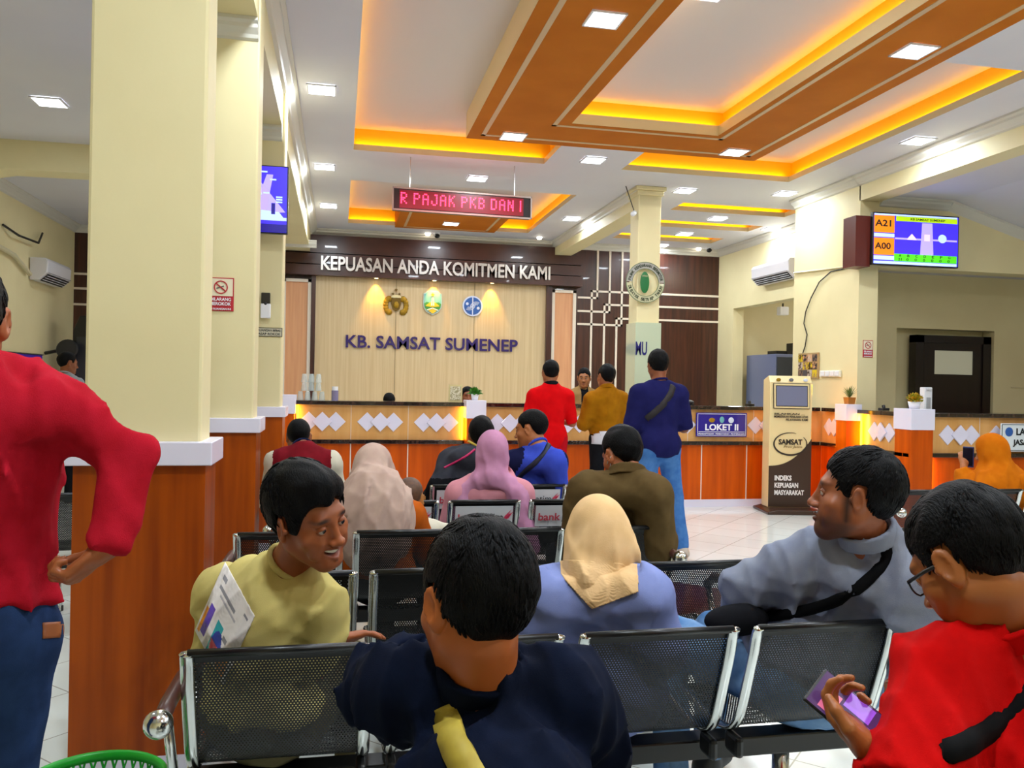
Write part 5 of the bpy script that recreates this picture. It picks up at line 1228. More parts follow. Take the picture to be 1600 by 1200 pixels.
def person(label, j, skin='8E5230', hair='short', shirt=None, trousers=None, vox=.012, hvox=.006, w=1.0, dpt=1.0, belly=0, chub=0, smile=0, beard=0, nose=1.0, vol=0, quiff=0,
           handpose=None, scarf=None, seed=1, locks=0, collar=None, shoes='1A1A1C', fine=(), group=None, cat='person', eyes=True, hairmat=None, lift=.25, glasses=False, handvox=None):
    """shirt/trousers: dict(mat, t, sleeve, folds, pick, mats) ; everything is built around root = floor point"""
    o = A3(j['floor'][0], j['floor'][1], 0); r = thing('person', label, cat, tuple(o), 0, group)
    J = {k: (v-o if isinstance(v, np.ndarray) and v.shape == (3,) and k not in ('fwd', 'sx', 'd') else v) for k, v in j.items()}
    j = J; s_ = j['sc']; hs = j['hs']; HC, HR = j['HC'], j['hr']
    sxh = unit(j['sx']*A3(1, 1, 0)); j['fwd'] = unit(np.cross(A3(0, 0, 1), sxh)); j['sxh'] = sxh
    hd = head_sd(smile, chub, nose=nose)
    b = SD(); torso(b, j, -.006, w, dpt, belly)
    for a in 'LR': arm(b, j, a, -.002); leg(b, j, a, -.004)
    for a in 'LR':
        A_ = j['A'+a]; b.cone(A_+A3(0, 0, -.02), A_+unit(j['fwd'])*.13+A3(0, 0, -.055), .035, .028, .02)
    b.cone(j['N']-j['d']*.03, HC+HR@A3(0, -.022, -.06)*hs, .056*s_, .052*s_+.004*chub, .035)
    b.group(hd, HC, HR, hs, .018)
    hp = {'L': dict(dir=unit(j['WL']-j['EL']), palm=A3(0, 0, -1), curl=.5), 'R': dict(dir=unit(j['WR']-j['ER']), palm=A3(0, 0, -1), curl=.5)}
    for a in 'LR':
        if handpose and a in handpose: hp[a].update(handpose[a])
        q = hp[a]; F_ = frame_from(q['dir'], -np.array(q['palm'], float)); sd_side = q.get('side', 1 if a == 'L' else -1)
        b.group(hand_sd(sd_side, q['curl'], thumb=q.get('thumb', .5), curls=q.get('curls'), spread=q.get('spread', .06)), j['W'+a]+unit(np.array(q['dir'], float))*.015, F_, .97*s_, .012)
    box = lambda c, h_, st: (c-h_, c+h_, st)
    fn = [box(HC, A3(.11, .12, .13)*hs, hvox)]
    if handvox:
        for a in (handpose or {}): fn.append(box(j['W'+a]+unit(np.array(hp[a]['dir'], float))*.08, A3(.1, .1, .1), handvox))
    hc = head_colors(skin, True, beard, smile=smile); base = np.array(lin(skin))
    def colf(v):
        q = (v-HC)@HR/hs; c = hc(q); far = (np.abs(q) > .14).any(1); c[far] = base; return c
    body = sd_object('body', b, skin_mat(skin), r, vox, fn, colf=colf)
    toW = lambda q: HR@(np.array(q, float)*hs)+HC
    if eyes and hvox <= .006:
        for s2 in (-1, 1):
            e = MB(); e.ell((0, 0, 0), (.0118*hs,)*3, 16, 12); eo = e.build('eye', EYEW, r, smooth=True); eo.location = toW((s2*.0305, .0765, .0015))
            p_ = MB(); c_ = toW((s2*.0305, .0765, .0015)); gz = j.get('gaze', HR@A3(0, 1, 0)); gz = unit(gz); Fz = frame_from(gz, A3(0, 0, 1) if abs(gz[2]) < .9 else A3(1, 0, 0))
            pts = [Fz@A3(.0058*hs*math.cos(k*PI/8), .0106*hs, .0058*hs*math.sin(k*PI/8)) for k in range(16)]; mid = Fz@A3(0, .0126*hs, 0)
            p_.add([mid]+pts, [(0, 1+k, 1+(k+1) % 16) for k in range(16)]); p_.build('iris', EYED, eo, smooth=True)
            ld = SD(); ld.ell((s2*.0305, .0768, .0015), (.0140, .0133, .0130), k=0); ld.ell((s2*.0305, .09, -.0010), (.0140, .016, .0068-.0014*smile), k=.003, sign=-1)
            G = SD(); G.group(ld, HC, HR, hs, 0); sd_object('eyelid', G, skin_mat(skin), r, hvox*.5, colf=lambda v: np.tile(base*.92+A3(0, 0, 0).sum(), (len(v), 1)))
    if smile:
        tm = MB(); rows = []
        for z in (-.0575, -.068): rows.append([toW(((i-8)/8*.0275, .0885-.014*((i-8)/8)**2, z+(.006 if z > -.06 else .011)*((i-8)/8)**2)) for i in range(17)])
        tm.sheet(rows); tm.build('teeth', TEETH, r, smooth=True, solid=.002)
    if hair:
        hh = hair_sd(hair, vol, seed, quiff); G = SD(); G.group(hh, HC, HR, hs, 0)
        ho = sd_object('hair', G, hairmat or HAIRM, r, hvox)
        if locks:
            mb = MB(); add_locks(mb, HC, HR, hs, hair, locks, seed, vol, lift=lift); lo_ = mb.build('hair_locks', hairmat or HAIRM, None, smooth=True, fix=False)
            bm = bmesh.new(); bm.from_mesh(ho.data); bm.from_mesh(lo_.data); bm.to_mesh(ho.data); bm.free(); bpy.data.objects.remove(lo_)
            ho.data.polygons.foreach_set('use_smooth', [True]*len(ho.data.polygons))
    out = dict(root=r, body=b, j=j, toW=toW)
    if glasses:
        for s2 in (-1, 1):
            g = MB(); g.tube([toW((s2*.033+.021*math.cos(k*PI/10)*1.1, .097-.006*abs(math.cos(k*PI/10)), .016*math.sin(k*PI/10)-.002)) for k in range(21)], .0018, 6, cap=False); g.tube([toW((s2*.055, .092, .008)), toW((s2*.076, .04, .008)), toW((s2*.08, -.004, .006)), toW((s2*.079, -.018, -.012))], .0024, 6, flat=(.7, 1.6)); g.build('spectacle_frame', BLACK, r, smooth=True)
            l = MB(); l.add([toW((s2*.033, .098, -.002))]+[toW((s2*.033+.02*math.cos(k*PI/8)*1.1, .096-.006*abs(math.cos(k*PI/8)), .015*math.sin(k*PI/8)-.002)) for k in range(16)], [(0, 1+k, 1+(k+1) % 16) for k in range(16)]); l.build('spectacle_lens', mat('lens_glass', 'E8F0F8', .05, alpha=.22, spec=.9), r, fix=False)
        MB().tube([toW((-.011, .099, .004)), toW((0, .103, .006)), toW((.011, .099, .004))], .0018, 6).build('spectacle_bridge', BLACK, r)
    if trousers:
        p = SD(); t = trousers.get('t', .012); Rt = np.stack([j['sxh'], j['fwd'], A3(0, 0, 1)], 1)
        p.ell(j['P']-A3(0, 0, .0), A3(.168*w*s_+t, .128*dpt*s_+t, .14*s_+t), Rt, k=0)
        for a in 'LR': leg(p, j, a, t, 1.95, fat=trousers.get('fat', 1.0))
        p.cut(j['P']+A3(0, 0, trousers.get('waist', .11)*s_), (0, 0, 1))
        for a in 'LR': p.cut(j['A'+a]+A3(0, 0, -.03), (0, 0, -1)) if j['A'+a][2] < .2 else None
        p.disp.append(folds(trousers.get('amp', .006), 60, seed+3))
        sd_object('trousers', p, trousers['mat'], r, trousers.get('vox', vox), relax=2); out['trousers'] = p
        for a in 'LR':
            f_ = SD(); A_ = j['A'+a]; fd = unit(j['fwd']*A3(1, 1, 0)); f_.cone(A_+A3(0, 0, -.035)-fd*.03, A_+fd*.14+A3(0, 0, -.045), .042, .036, .02); f_.cone(A_, A_+A3(0, 0, -.03), .042, .042, .03); f_.cut((0, 0, .004), (0, 0, -1)) if A_[2] < .2 else None
            sd_object('shoe', f_, mat('shoe_'+shoes, shoes, .5), r, max(vox, .01))
    if shirt:
        c = SD(); t = shirt.get('t', .013); torso(c, j, t, w, dpt, belly, k=.06)
        sl = shirt.get('sleeve', .75); fat = shirt.get('fat', 1.0)
        for a in 'LR': arm(c, j, a, t+shirt.get('ease', .006), sl, .035, fat)
        if sl < 2:
            for a in 'LR':
                E, S, W_ = j['E'+a], j['S'+a], j['W'+a]
                e = S+(E-S)*sl if sl <= 1 else E+(W_-E)*(sl-1); dv = unit(E-S) if sl <= 1 else unit(W_-E)
                q = e+dv*.012
                def fn_(X, Y, Z, q=q, dv=dv):
                    x, y, z = X-q[0], Y-q[1], Z-q[2]; al = x*dv[0]+y*dv[1]+z*dv[2]; rad = np.sqrt(np.maximum(x*x+y*y+z*z-al*al, 0)); return np.maximum(np.maximum(-al, al-.09), rad-.11)
                c.op(fn_, q-.2, q+.2, .004, -1)
        nd_ = unit(HC+HR@A3(0, -.022, -.06)*hs-j['N'])
        if collar: c.cone(j['N']-nd_*.01, j['N']+nd_*.06*s_, .066*s_, .064*s_, .035)
        c.cone(j['N']+nd_*.078*s_, HC+HR@A3(0, -.02, -.06)*hs+nd_*.05, .060*s_, .062*s_, .008, -1)   # neck hole
        np_ = j['N']+j['d']*shirt.get('neckz', .06 if collar else .045)*s_; nn_ = j['d']; nc_ = j['N']
        c.op(lambda X, Y, Z: np.maximum(-((X-np_[0])*nn_[0]+(Y-np_[1])*nn_[1]+(Z-np_[2])*nn_[2]), np.sqrt((X-nc_[0])**2+(Y-nc_[1])**2+(Z-nc_[2])**2)-.15), nc_-.2, nc_+.2, .01, -1)
        Rt2 = np.stack([j['sxh'], j['fwd'], A3(0, 0, 1)], 1); c.ell(j['P'], A3(.185*w*s_, .142*dpt*s_+belly*.5, .16*s_), Rt2, .03)
        hem = shirt.get('hem', .0); c.cut(j['P']-A3(0, 0, hem), (0, 0, -1))
        for f_ in shirt.get('extra', ()): f_(c, j)
        c.disp.append(folds(shirt.get('amp', .016), shirt.get('freq', 70), seed, shirt.get('fdir', (0, 0, 1))))
        so = sd_object(shirt.get('name', 'shirt'), c, shirt.get('mats') or shirt['mat'], r, shirt.get('vox', vox), shirt.get('fine', ()), relax=3, pick=(lambda cc: shirt['pick'](cc, j)) if shirt.get('pick') else None); out['shirt'] = c
        if not collar and not scarf: collar = dict(mat=shirt.get('mat') or shirt['mats'][0], r=.063, h=.009, z=.034)
        if collar:
            up = j['d']; nd = unit(HC+HR@A3(0, -.022, -.06)*hs-j['N']); g = SD(); c0 = j['N']+nd*collar.get('z', .045)*s_; rr = collar.get('r', .068)*s_; hgt = collar.get('h', .03)
            F_ = frame_from(j['fwd'], nd)
            def ring_(X, Y, Z):
                x, y, z = X-c0[0], Y-c0[1], Z-c0[2]; al = x*nd[0]+y*nd[1]+z*nd[2]; yy = x*F_[0, 1]+y*F_[1, 1]+z*F_[2, 1]; rad = np.sqrt(np.maximum(x*x+y*y+z*z-al*al, 0))
                rr2 = rr+np.clip(-al, 0, .05)*.35; al2 = al+.25*np.clip(yy, -.1, .1)
                return np.maximum(np.abs(rad-rr2)-.006, np.abs(al2)-hgt)-.001
            g.op(ring_, c0-.14, c0+.14, 0); sd_object('collar', g, collar['mat'], r, min(vox*.6, .006))
    if scarf:
        c = SD(); sh = SD(); t = scarf.get('t', 0)
        sh.ell((0, -.014, .02), (.092+t, .115+t, .118+t), k=0); sh.ell((0, .0, -.05), (.08+t, .088+t, .09+t), k=.04)
        if scarf.get('bun'): sh.ell((0, -.10, .02), (.05, .05, .05), k=.05)
        c.group(sh, HC, HR, hs, .0)
        nk = j['N']; sp = scarf.get('spread', .1)
        c.cone(HC+HR@A3(0, -.01, -.07)*hs, nk+j['d']*.02, .083, .10, .05)
        if scarf.get('cape', 1):
            c.cone(nk+j['d']*.03, j['SL']*.75+nk*.25+j['d']*.01, .085, .075, .06); c.cone(nk+j['d']*.03, j['SR']*.75+nk*.25+j['d']*.01, .085, .075, .06)
            yy_ = unit(np.cross(j['d'], j['sx'])); Rt = np.stack([np.cross(yy_, j['d']), yy_, j['d']], 1)
            c.ell(j['C']+j['d']*(.17-scarf.get('len', .1))+j['fwd']*scarf.get('off', 0), A3(.165*w+.03+sp*.2, .105*dpt+.045, .13+scarf.get('len', .1)*.8), Rt, .06)
        fo = SD(); fo.ell((0, .112, -.012), (.056, .075, .083), k=0); c.group(fo, HC, HR, hs, .01, -1)
        for f_ in scarf.get('extra', ()): f_(c, j)
        fd_ = folds(scarf.get('amp', .010), scarf.get('freq', 55), seed+9, scarf.get('fdir', (.2, 0, 1)))
        c.disp.append(lambda X, Y, Z: fd_(X, Y, Z)*np.clip((HC[2]+.10-Z)/.12, .12, 1))
        sd_object('headscarf', c, scarf['mat'], r, scarf.get('vox', vox*.8), relax=4); out['scarf'] = c
    return out
def cloth(name, c1, c2=None, rough=.75, bump=.12, bs=500, sheen=0): return mat(name, c1, .9, color2=c2 or c1, scale=14, bump=bump, bscale=bs, spec=.1, sheen=sheen)

def decal(name, sds, origin, u, v, dirn, n, m, mats, pick, parent, lift=.002, th=.003, reach=.3, ray=None, ramp=0):
    """a printed or sewn panel laid on cloth: the grid origin+u*s+v*t is pushed along dirn onto the surface; pick(s,t) gives a material index or -1"""
    u, v, dirn = np.array(u, float), np.array(v, float), unit(np.array(dirn, float)); V = []; ts = np.linspace(-reach, reach, 241)
    S, T = np.meshgrid(np.linspace(0, 1, n+1), np.linspace(0, 1, m+1), indexing='ij'); P_ = origin+S[..., None]*u+T[..., None]*v; P_ = P_.reshape(-1, 3)
    X = P_[:, None]+dirn*ts[None, :, None]; d = None
    if ray is not None: dd = P_-ray; dd /= np.linalg.norm(dd, axis=1)[:, None]; X = P_[:, None]+dd[:, None]*ts[None, :, None]
    for sd in sds:
        q = sd.at(X[..., 0], X[..., 1], X[..., 2]); d = q if d is None else np.minimum(d, q)
    ins = d < 0; hit = ins.any(1); i = np.where(ins.any(1), ins.argmax(1), d.argmin(1)); Q = X[np.arange(len(P_)), i]
    Q = Q.reshape(n+1, m+1, 3); Q[1:-1, 1:-1] = .5*Q[1:-1, 1:-1]+.125*(Q[2:, 1:-1]+Q[:-2, 1:-1]+Q[1:-1, 2:]+Q[1:-1, :-2]); lf = lift*np.clip(T/ramp-.25, -.25, 1) if ramp else np.full_like(T, lift); Q = Q.reshape(-1, 3)-dirn*lf.reshape(-1, 1)
    mb = MB(); mb.v = [tuple(q) for q in Q]
    for a in range(n):
        for b in range(m):
            k = pick((a+.5)/n, (b+.5)/m)
            if k >= 0 and all(hit[q] for q in (a*(m+1)+b, (a+1)*(m+1)+b, (a+1)*(m+1)+b+1, a*(m+1)+b+1)): mb.f.append((a*(m+1)+b, (a+1)*(m+1)+b, (a+1)*(m+1)+b+1, a*(m+1)+b+1)); mb.m.append(k)
    return mb.build(name, mats, parent, smooth=True, solid=th, fix=False)
# ================================================================== PEOPLE
def at(px, py, dist):
    """point seen at pixel (px,py) of the 1600x1200 photograph, dist metres in front of the camera"""
    a, b = px-800, py-600; r_ = a*math.cos(ROLL)+b*math.sin(ROLL); d_ = -a*math.sin(ROLL)+b*math.cos(ROLL)
    v = np.array(_r)*r_/1300-np.array(_u)*d_/1300+np.array(_f); return np.array((0, 0, EYE))+v*dist
DENIM = cloth('denim_dark', '1A2A4A', '24385E'); DENIML = cloth('denim_light', '5078A8', '7A9CC4'); BLACKC = cloth('black_cloth', '101014', '16161A'); TROU = cloth('grey_trousers', '2A2A30')
BELTM = mat('black_strap', '08080A', .85, spec=.12)

EYEP = A3(0, 0, EYE)
# 1 smiling man in pale yellow T-shirt on the nearest bench, turned back to the right
j = seated(-.19, 2.42, -18, 6, sc=.98, slump=.03)
j.update(N=at(448, 890, 2.31), SR=at(498, 948, 2.27), SL=at(352, 925, 2.47), C=A3(-.2, 2.40, .73), HC=at(480, 808, 2.20), ER=at(492, 1040, 2.32), WR=at(523, 1000, 2.55), EL=A3(-.34, 2.62, .62), WL=A3(-.2, 2.82, .56))
j['HC'] = at(482, 806, 2.2); j['hr'] = RZ(-134*D2R)@RX(-12*D2R)@RY(16*D2R); j['hs'] = 1.08; j['sx'] = unit((j['SR']-j['SL'])*A3(1, 1, .3)); j['fwd'] = unit(np.cross(A3(0, 0, 1), j['sx'])); j['d'] = unit(j['N']-j['P'])
YEL = cloth('pale_yellow_jersey', 'CDBD76', 'C4B46C')
p1 = person('smiling man in pale yellow T-shirt turned round on the nearest bench', j, '94502A', 'full', dict(mat=YEL, sleeve=.9, t=.014, ease=.018, fat=1.1, vox=.007, amp=.022, neckz=.05), dict(mat=cloth('khaki_trousers', '5A5238')),
   vox=.008, hvox=.0032, smile=1, vol=.008, quiff=.012, seed=4, locks=1500, lift=.45, handpose={'R': dict(dir=unit(at(570, 990, 2.6)-at(523, 1000, 2.55)), palm=A3(.1, -.3, -1), curl=.25, thumb=.6)}, handvox=.0045,
   )
o1 = np.array(p1['root'].location)
def yprint(s, t):
    # s along the top edge (towards the right), t down the back
    if t < .04 or t > .98 or s < .02 or s > .98: return 0
    if .10 < t < .16 and .1 < s < .22: return 1
    if .24 < t < .28 and .12 < s < .62: return 1
    if .32 < t < .345 and .2 < s < .7: return 5
    if .12 < t < .15 and .8 < s < .92: return 1
    if .60 < t < .95 and .03 < s < .10: return 3
    if .52 < t < .92 and .10 < s < .24: return 2
    if ((s-.52)/.13)**2+((t-.80)/.17)**2 < 1: return 4 if t < .80 else 6
    if .36 < s < .55 and .55 < t < 1: return 7
    if .66 < s < .92 and .66+.6*abs(s-.8) < t < 1: return 3
    if .60 < s < .72 and .60 < t < .66: return 1
    return 0
A_, B_, C_ = at(352, 878, 2.36), at(398, 962, 2.30), at(306, 982, 2.40)
decal('shirt_print', [p1['shirt']], A_-o1, B_-A_, (C_-A_)*1.02, A3(0, 1, 0), 60, 60, [mat('print_panel_white', 'E4DEDC', .6), mat('print_grey_text', '8A8890', .6), mat('print_violet', '5A3CA8', .6), mat('print_orange', 'E89418', .6), mat('print_blue', '2A3C98', .6), mat('print_pale_text', 'B0ACB4', .6), mat('print_red', 'C83848', .6), mat('print_teal', '28A0A8', .6)], yprint, p1['root'], ray=EYEP-o1)

# 2 man in navy shirt right in front of the camera
j = seated(.27, 1.02, 0, 20, sc=1.0)
j.update(N=at(750, 1084, 1.36), SL=at(636, 1078, 1.38), SR=at(880, 1086, 1.38), C=A3(.24, 1.15, .76), HC=at(742, 940, 1.32), EL=at(592, 1068, 1.62), WL=at(680, 1085, 1.80), ER=at(925, 1180, 1.45), WR=A3(.40, 1.62, .62))
j['hr'] = RZ(24*D2R)@RX(-12*D2R)@RY(3*D2R); j['hs'] = .98; j['sx'] = unit(j['SR']-j['SL']); j['d'] = unit(j['N']-j['P'])
NAVY = cloth('navy_pique', '060D20', '091228')
p2 = person('man in dark navy polo shirt with a yellow strap, seen from behind in the foreground', j, 'A85A28', 'short', dict(mat=NAVY, sleeve=1.97, t=.016, ease=.010, vox=.007, amp=.026, fat=1.12, neckz=.09), dict(mat=TROU),
   vox=.009, hvox=.0035, seed=8, locks=2200, vol=.006, lift=.35, collar=dict(mat=NAVY, r=.066, h=.02, z=.05))
o2 = np.array(p2['root'].location); cc_ = p2['j']['C']
strap('shoulder_strap', p2['shirt'], [at(696, 1104, 1.25)-o2, at(702, 1150, 1.22)-o2, at(728, 1200, 1.2)-o2, at(762, 1260, 1.2)-o2, at(810, 1330, 1.2)-o2], .044, mat('yellow_webbing', 'BCA63C', .6, color2='A8922E', scale=30), p2['root'], lift=.004, ray=EYEP-o2)

# 3 man in red polo at the right edge looking at his telephone
j = seated(1.16, .93, 24, 12, sc=1.0)
j.update(N=at(1580, 985, 1.42), SL=at(1482, 1062, 1.38), C=A3(1.12, 1.03, .77), HC=at(1512, 878, 1.42), EL=at(1412, 1250, 1.22), WL=at(1378, 1196, 1.27))
j['SR'] = j['N']+A3(.17, .05, -.075); j['ER'] = j['SR']+A3(.06, .06, -.26); j['WR'] = A3(1.05, 1.30, .70)
j['hr'] = RZ(22*D2R)@RX(-36*D2R)@RY(0*D2R); j['hs'] = .95; j['sx'] = unit(j['SR']-j['SL']); j['d'] = unit(j['N']-j['P'])
RED = cloth('red_pique', 'C00404', 'B20202')
hd3 = unit(at(1330, 1135, 1.32)-at(1378, 1196, 1.27))
p3 = person('man in bright red polo and glasses bent over his phone at the right edge', j, '9E5C2C', 'short', dict(mat=RED, sleeve=.97, t=.018, ease=.016, vox=.007, amp=.022, fat=1.05, neckz=.09), dict(mat=cloth('navy_trousers', '121A2E')),
   vox=.008, hvox=.0035, seed=12, locks=2000, vol=.004, lift=.25, glasses=True, collar=dict(mat=RED, r=.074, h=.022, z=.04), handpose={'L': dict(dir=hd3, palm=A3(.35, -.35, .9), curls=[.75, .8, .85, .9], thumb=.3)}, handvox=.004)
o3 = np.array(p3['root'].location); c3 = p3['j']['C']
strap('shoulder_strap', p3['shirt'], [at(1640, 1040, 1.2)-o3, at(1600, 1092, 1.2)-o3, at(1560, 1132, 1.18)-o3, at(1510, 1165, 1.17)-o3, at(1474, 1176, 1.2)-o3], .034, BELTM, p3['root'], ray=EYEP-o3)
W3 = p3['j']['WL']; F3 = frame_from(hd3, A3(.35, -.35, .9)); 
def bangle(name, off, R_, th, mt, n=28):
    c = W3-hd3*off; pts = [c+F3[:, 0]*math.cos(2*PI*k/n)*R_+F3[:, 2]*math.sin(2*PI*k/n)*R_*.85 for k in range(n+1)]; MB().tube(pts, th, 8, cap=False).build(name, mt, p3['root'], smooth=True)
bangle('bracelet', .0, .031, .0022, mat('brown_cord', '5A3418', .5)); bangle('wristwatch_band', .03, .034, .006, CHROME)
# the telephone
tp = thing('smartphone', 'smartphone with violet and pink screen held by the man in the bright red polo', 'phone', tuple(at(1336, 1122, 1.325)))
Fp = frame_from(unit(A3(-.62, .55, .55)), unit(A3(-.1, -.75, .65))); M_ = Matrix(Fp.tolist()).to_4x4()
def pb_(x0, y0, z0, x1, y1, z1): return place(MB().box(x0, y0, z0, x1, y1, z1), M_)
pb_(-.036, -.076, -.004, .036, .076, .004).build('case', BLACK, tp, bevel=.003); pb_(-.033, -.072, .004, .033, .072, .0046).build('screen', mat('phone_screen', '40284A', .15, emit='5A3878', estr=.35), tp)
pb_(-.028, .03, .0046, .01, .055, .0049).build('screen_picture', mat('phone_pink', 'D0688C', .3, emit='D0688C', estr=.5), tp)
mb = MB()
for a, b, c, d in ((-.03, -.06, -.002, -.005), (.002, -.02, .03, .025), (.002, -.065, .03, -.03), (-.03, .0, -.004, .02)): mb.box(a, b, .0046, c, d, .0049)
place(mb, M_).build('screen_tiles', mat('phone_violet', '8A4CC8', .3, emit='9050D0', estr=.55), tp)

# 4 man in grey-blue shirt, face in profile to the left
j = seated(1.50, 2.42, 42, 8, sc=1.04)
j.update(N=at(1362, 850, 2.48), SL=at(1258, 878, 2.60), SR=at(1428, 912, 2.40), C=A3(1.56, 2.36, .78), HC=at(1336, 774, 2.44), EL=at(1168, 925, 2.72), WL=at(1150, 962, 2.98), ER=at(1440, 1010, 2.42), WR=at(1400, 1050, 2.75))
j['KL'] = A3(1.16, 2.78, .56); j['AL'] = A3(1.12, 2.62, .09); j['KR'] = A3(1.40, 2.90, .53); j['AR'] = A3(1.36, 2.86, .09)
j['hr'] = RZ(58*D2R)@RX(4*D2R)@RY(0); j['hs'] = 1.10; j['sx'] = unit((j['SR']-j['SL'])*A3(1, 1, .6)); j['d'] = unit(j['N']-j['P'])
GREY = cloth('grey_blue_chambray', '888E9E', '7A8094', bump=.2)
p4 = person('stout man in grey-blue shirt with black strap, head turned left in profile', j, '8A4C2A', 'full', dict(mat=GREY, sleeve=1.35, t=.02, ease=.02, vox=.008, amp=.036, freq=60, fat=1.15, neckz=.10), dict(mat=DENIML, fat=1.1, amp=.012),
   vox=.009, hvox=.0033, w=1.18, dpt=1.15, belly=.03, chub=1.4, beard=1.5, nose=1.3, seed=21, locks=1500, vol=.003, lift=.4, collar=dict(mat=GREY, r=.073, h=.022, z=.05))
o4 = np.array(p4['root'].location); c4 = p4['j']['C']
strap('shoulder_strap', p4['shirt'], [at(1375, 842, 2.3)-o4, at(1390, 868, 2.25)-o4, at(1365, 900, 2.2)-o4, at(1320, 935, 2.2)-o4, at(1260, 955, 2.3)-o4, at(1190, 965, 2.45)-o4, at(1140, 985, 2.6)-o4], .034, BELTM, p4['root'], ray=EYEP-o4)
bg = SD(); bc = at(1150, 968, 2.62)-o4; bg.ell(bc, A3(.11, .05, .05), None, 0); bg.disp.append(folds(.008, 60, 2)); sd_object('shoulder_bag', bg, BLACKC, p4['root'], .009)

# 5 woman in light blue with cream headscarf, bowed forward on the nearest bench
j = seated(.80, 2.42, 3, 16, sc=.98, slump=.03)
j.update(N=at(932, 905, 2.50), SL=at(858, 932, 2.46), SR=at(1003, 930, 2.44), C=A3(.78, 2.43, .74), HC=at(935, 845, 2.56), EL=at(838, 1010, 2.5), ER=at(1025, 1010, 2.45))
j['WL'] = j['EL']+A3(.05, .24, -.02); j['WR'] = j['ER']+A3(-.05, .24, -.02); j['hr'] = RZ(-6*D2R)@RX(-42*D2R); j['hs'] = 1.0; j['sx'] = unit(j['SR']-j['SL']); j['d'] = unit(j['N']-j['P'])
LB = cloth('light_blue_cotton', '808CC0', '7884B8'); CRE = cloth('cream_voile', 'DDB888', 'D4AE7C')
p5 = person('woman in light blue blouse and cream headscarf bowing forward on the nearest bench', j, 'A8683C', None, dict(mat=LB, sleeve=1.9, t=.02, ease=.02, vox=.008, amp=.02, freq=62, fdir=(0, .3, 1), fat=1.15, hem=.1), dict(mat=LB), vox=.012, hvox=.006, w=1.04,
   scarf=dict(mat=CRE, t=.004, amp=.034, freq=60, cape=0, vox=.006, fdir=(.6, 0, 1)), seed=5)
o5 = np.array(p5['root'].location)
def tri(s, t):
    # irregular hanging corner of a square scarf
    L_ = .46*max(0, t-.12); 
    if t < .02: return -1
    lo = .02+.75*max(0, t-.30)**1.1*.75; hi = .98-.02*t if t < .55 else .98-(t-.55)*1.45
    return 0 if lo < s < hi else -1
A_ = at(872, 872, 2.36); decal('scarf_tail', [p5['scarf'], p5['shirt']], A_-o5, at(998, 880, 2.36)-A_, at(905, 938, 2.36)-at(900, 860, 2.36), unit(np.array(_f)), 90, 76, [CRE], tri, p5['root'], lift=.009, th=.004, ramp=.35, ray=EYEP-o5)

# 6 standing man in red hooded sweatshirt, hand on hip, left edge
j = standing(-.735, 1.86, 4, 1.69)
j.update(SR=at(78, 640, 1.70), ER=at(203, 712, 1.74), WR=at(170, 852, 1.66), HC=at(-62, 500, 1.70)); j['hr'] = RZ(12*D2R)@RX(-6*D2R); j['KR'] = j['KR']+A3(-.03, 0, 0); j['AR'] = j['AR']+A3(-.09, 0, 0)
HOOD = cloth('red_sweatshirt', 'B0162A', 'A01020', bump=.2)
def hoodf(c, j):
    c.ell(j['N']+A3(0, -.085, -.02), A3(.135, .07, .10), RX(-25*D2R), .04); c.cone(j['N']+A3(-.09, -.02, .05), j['N']+A3(0, -.11, .02), .045, .05, .03); c.cone(j['N']+A3(.09, -.02, .05), j['N']+A3(0, -.11, .02), .045, .05, .03)
p6 = person('standing man in red hooded sweatshirt and jeans with hand on hip, left edge', j, '96522C', 'short', dict(mat=HOOD, sleeve=1.99, t=.022, ease=-.010, vox=.009, amp=.028, freq=55, fat=1.0, hem=-.06, extra=[hoodf], neckz=.08), dict(mat=DENIM, amp=.008, fat=.95),
   vox=.009, hvox=.005, seed=31, vol=.004, locks=600, eyes=False, handpose={'R': dict(dir=unit(at(118, 895, 1.64)-at(170, 852, 1.66)), palm=A3(-.8, .2, .35), curls=[1.0, 1.1, 1.2, 1.2], thumb=.9)}, handvox=.0045)
o6 = np.array(p6['root'].location)
decal('leather_patch', [p6['trousers']], at(68, 972, 1.6)-o6, at(100, 970, 1.6)-at(68, 972, 1.6), at(68, 997, 1.6)-at(68, 972, 1.6), A3(0, 1, 0), 6, 6, [mat('leather_tan', '8A4A1E', .5)], lambda s, t: 0, p6['root'], lift=.004, th=.003, ray=EYEP-o6)
decal('teal_shirt_hem', [p6['trousers']], at(60, 916, 1.6)-o6, at(112, 914, 1.6)-at(60, 916, 1.6), at(60, 935, 1.6)-at(60, 916, 1.6), A3(0, 1, 0), 10, 6, [cloth('teal_cloth', '1E5A6A')], lambda s, t: 0 if t < .35+.6*s else -1, p6['root'], lift=.006, th=.003, ray=EYEP-o6)

# 7 man in maroon vest, front left
j = seated(-.22, 5.56, -4, 4, sc=.97, headyaw=0, headpitch=-8)
j['HC'] = at(467, 683, 5.62); MAR = cloth('maroon_fleece', '7A1420', '6A101A'); IV = cloth('ivory_sleeve', 'CFC8B4')
def vestpick(cc, j):
    q = cc-j['C']; lat = np.abs(q@j['sx']); low = cc[:, 2] < j['N'][2]-.20
    return np.where(lat > .185, 1, np.where(low, 2, 0))
NVC = cloth('navy_collar', '141C3C')
person('man in maroon and black vest with ivory sleeves on the front bench at left', j, '8A4E2C', 'buzz', dict(mats=[MAR, IV, BLACKC], pick=vestpick, sleeve=1.7, t=.022, fat=1.2, amp=.014), dict(mat=TROU), vox=.014, hvox=.008, seed=41, w=1.1, vol=.006, collar=dict(mat=NVC, r=.07, h=.02, z=.03))

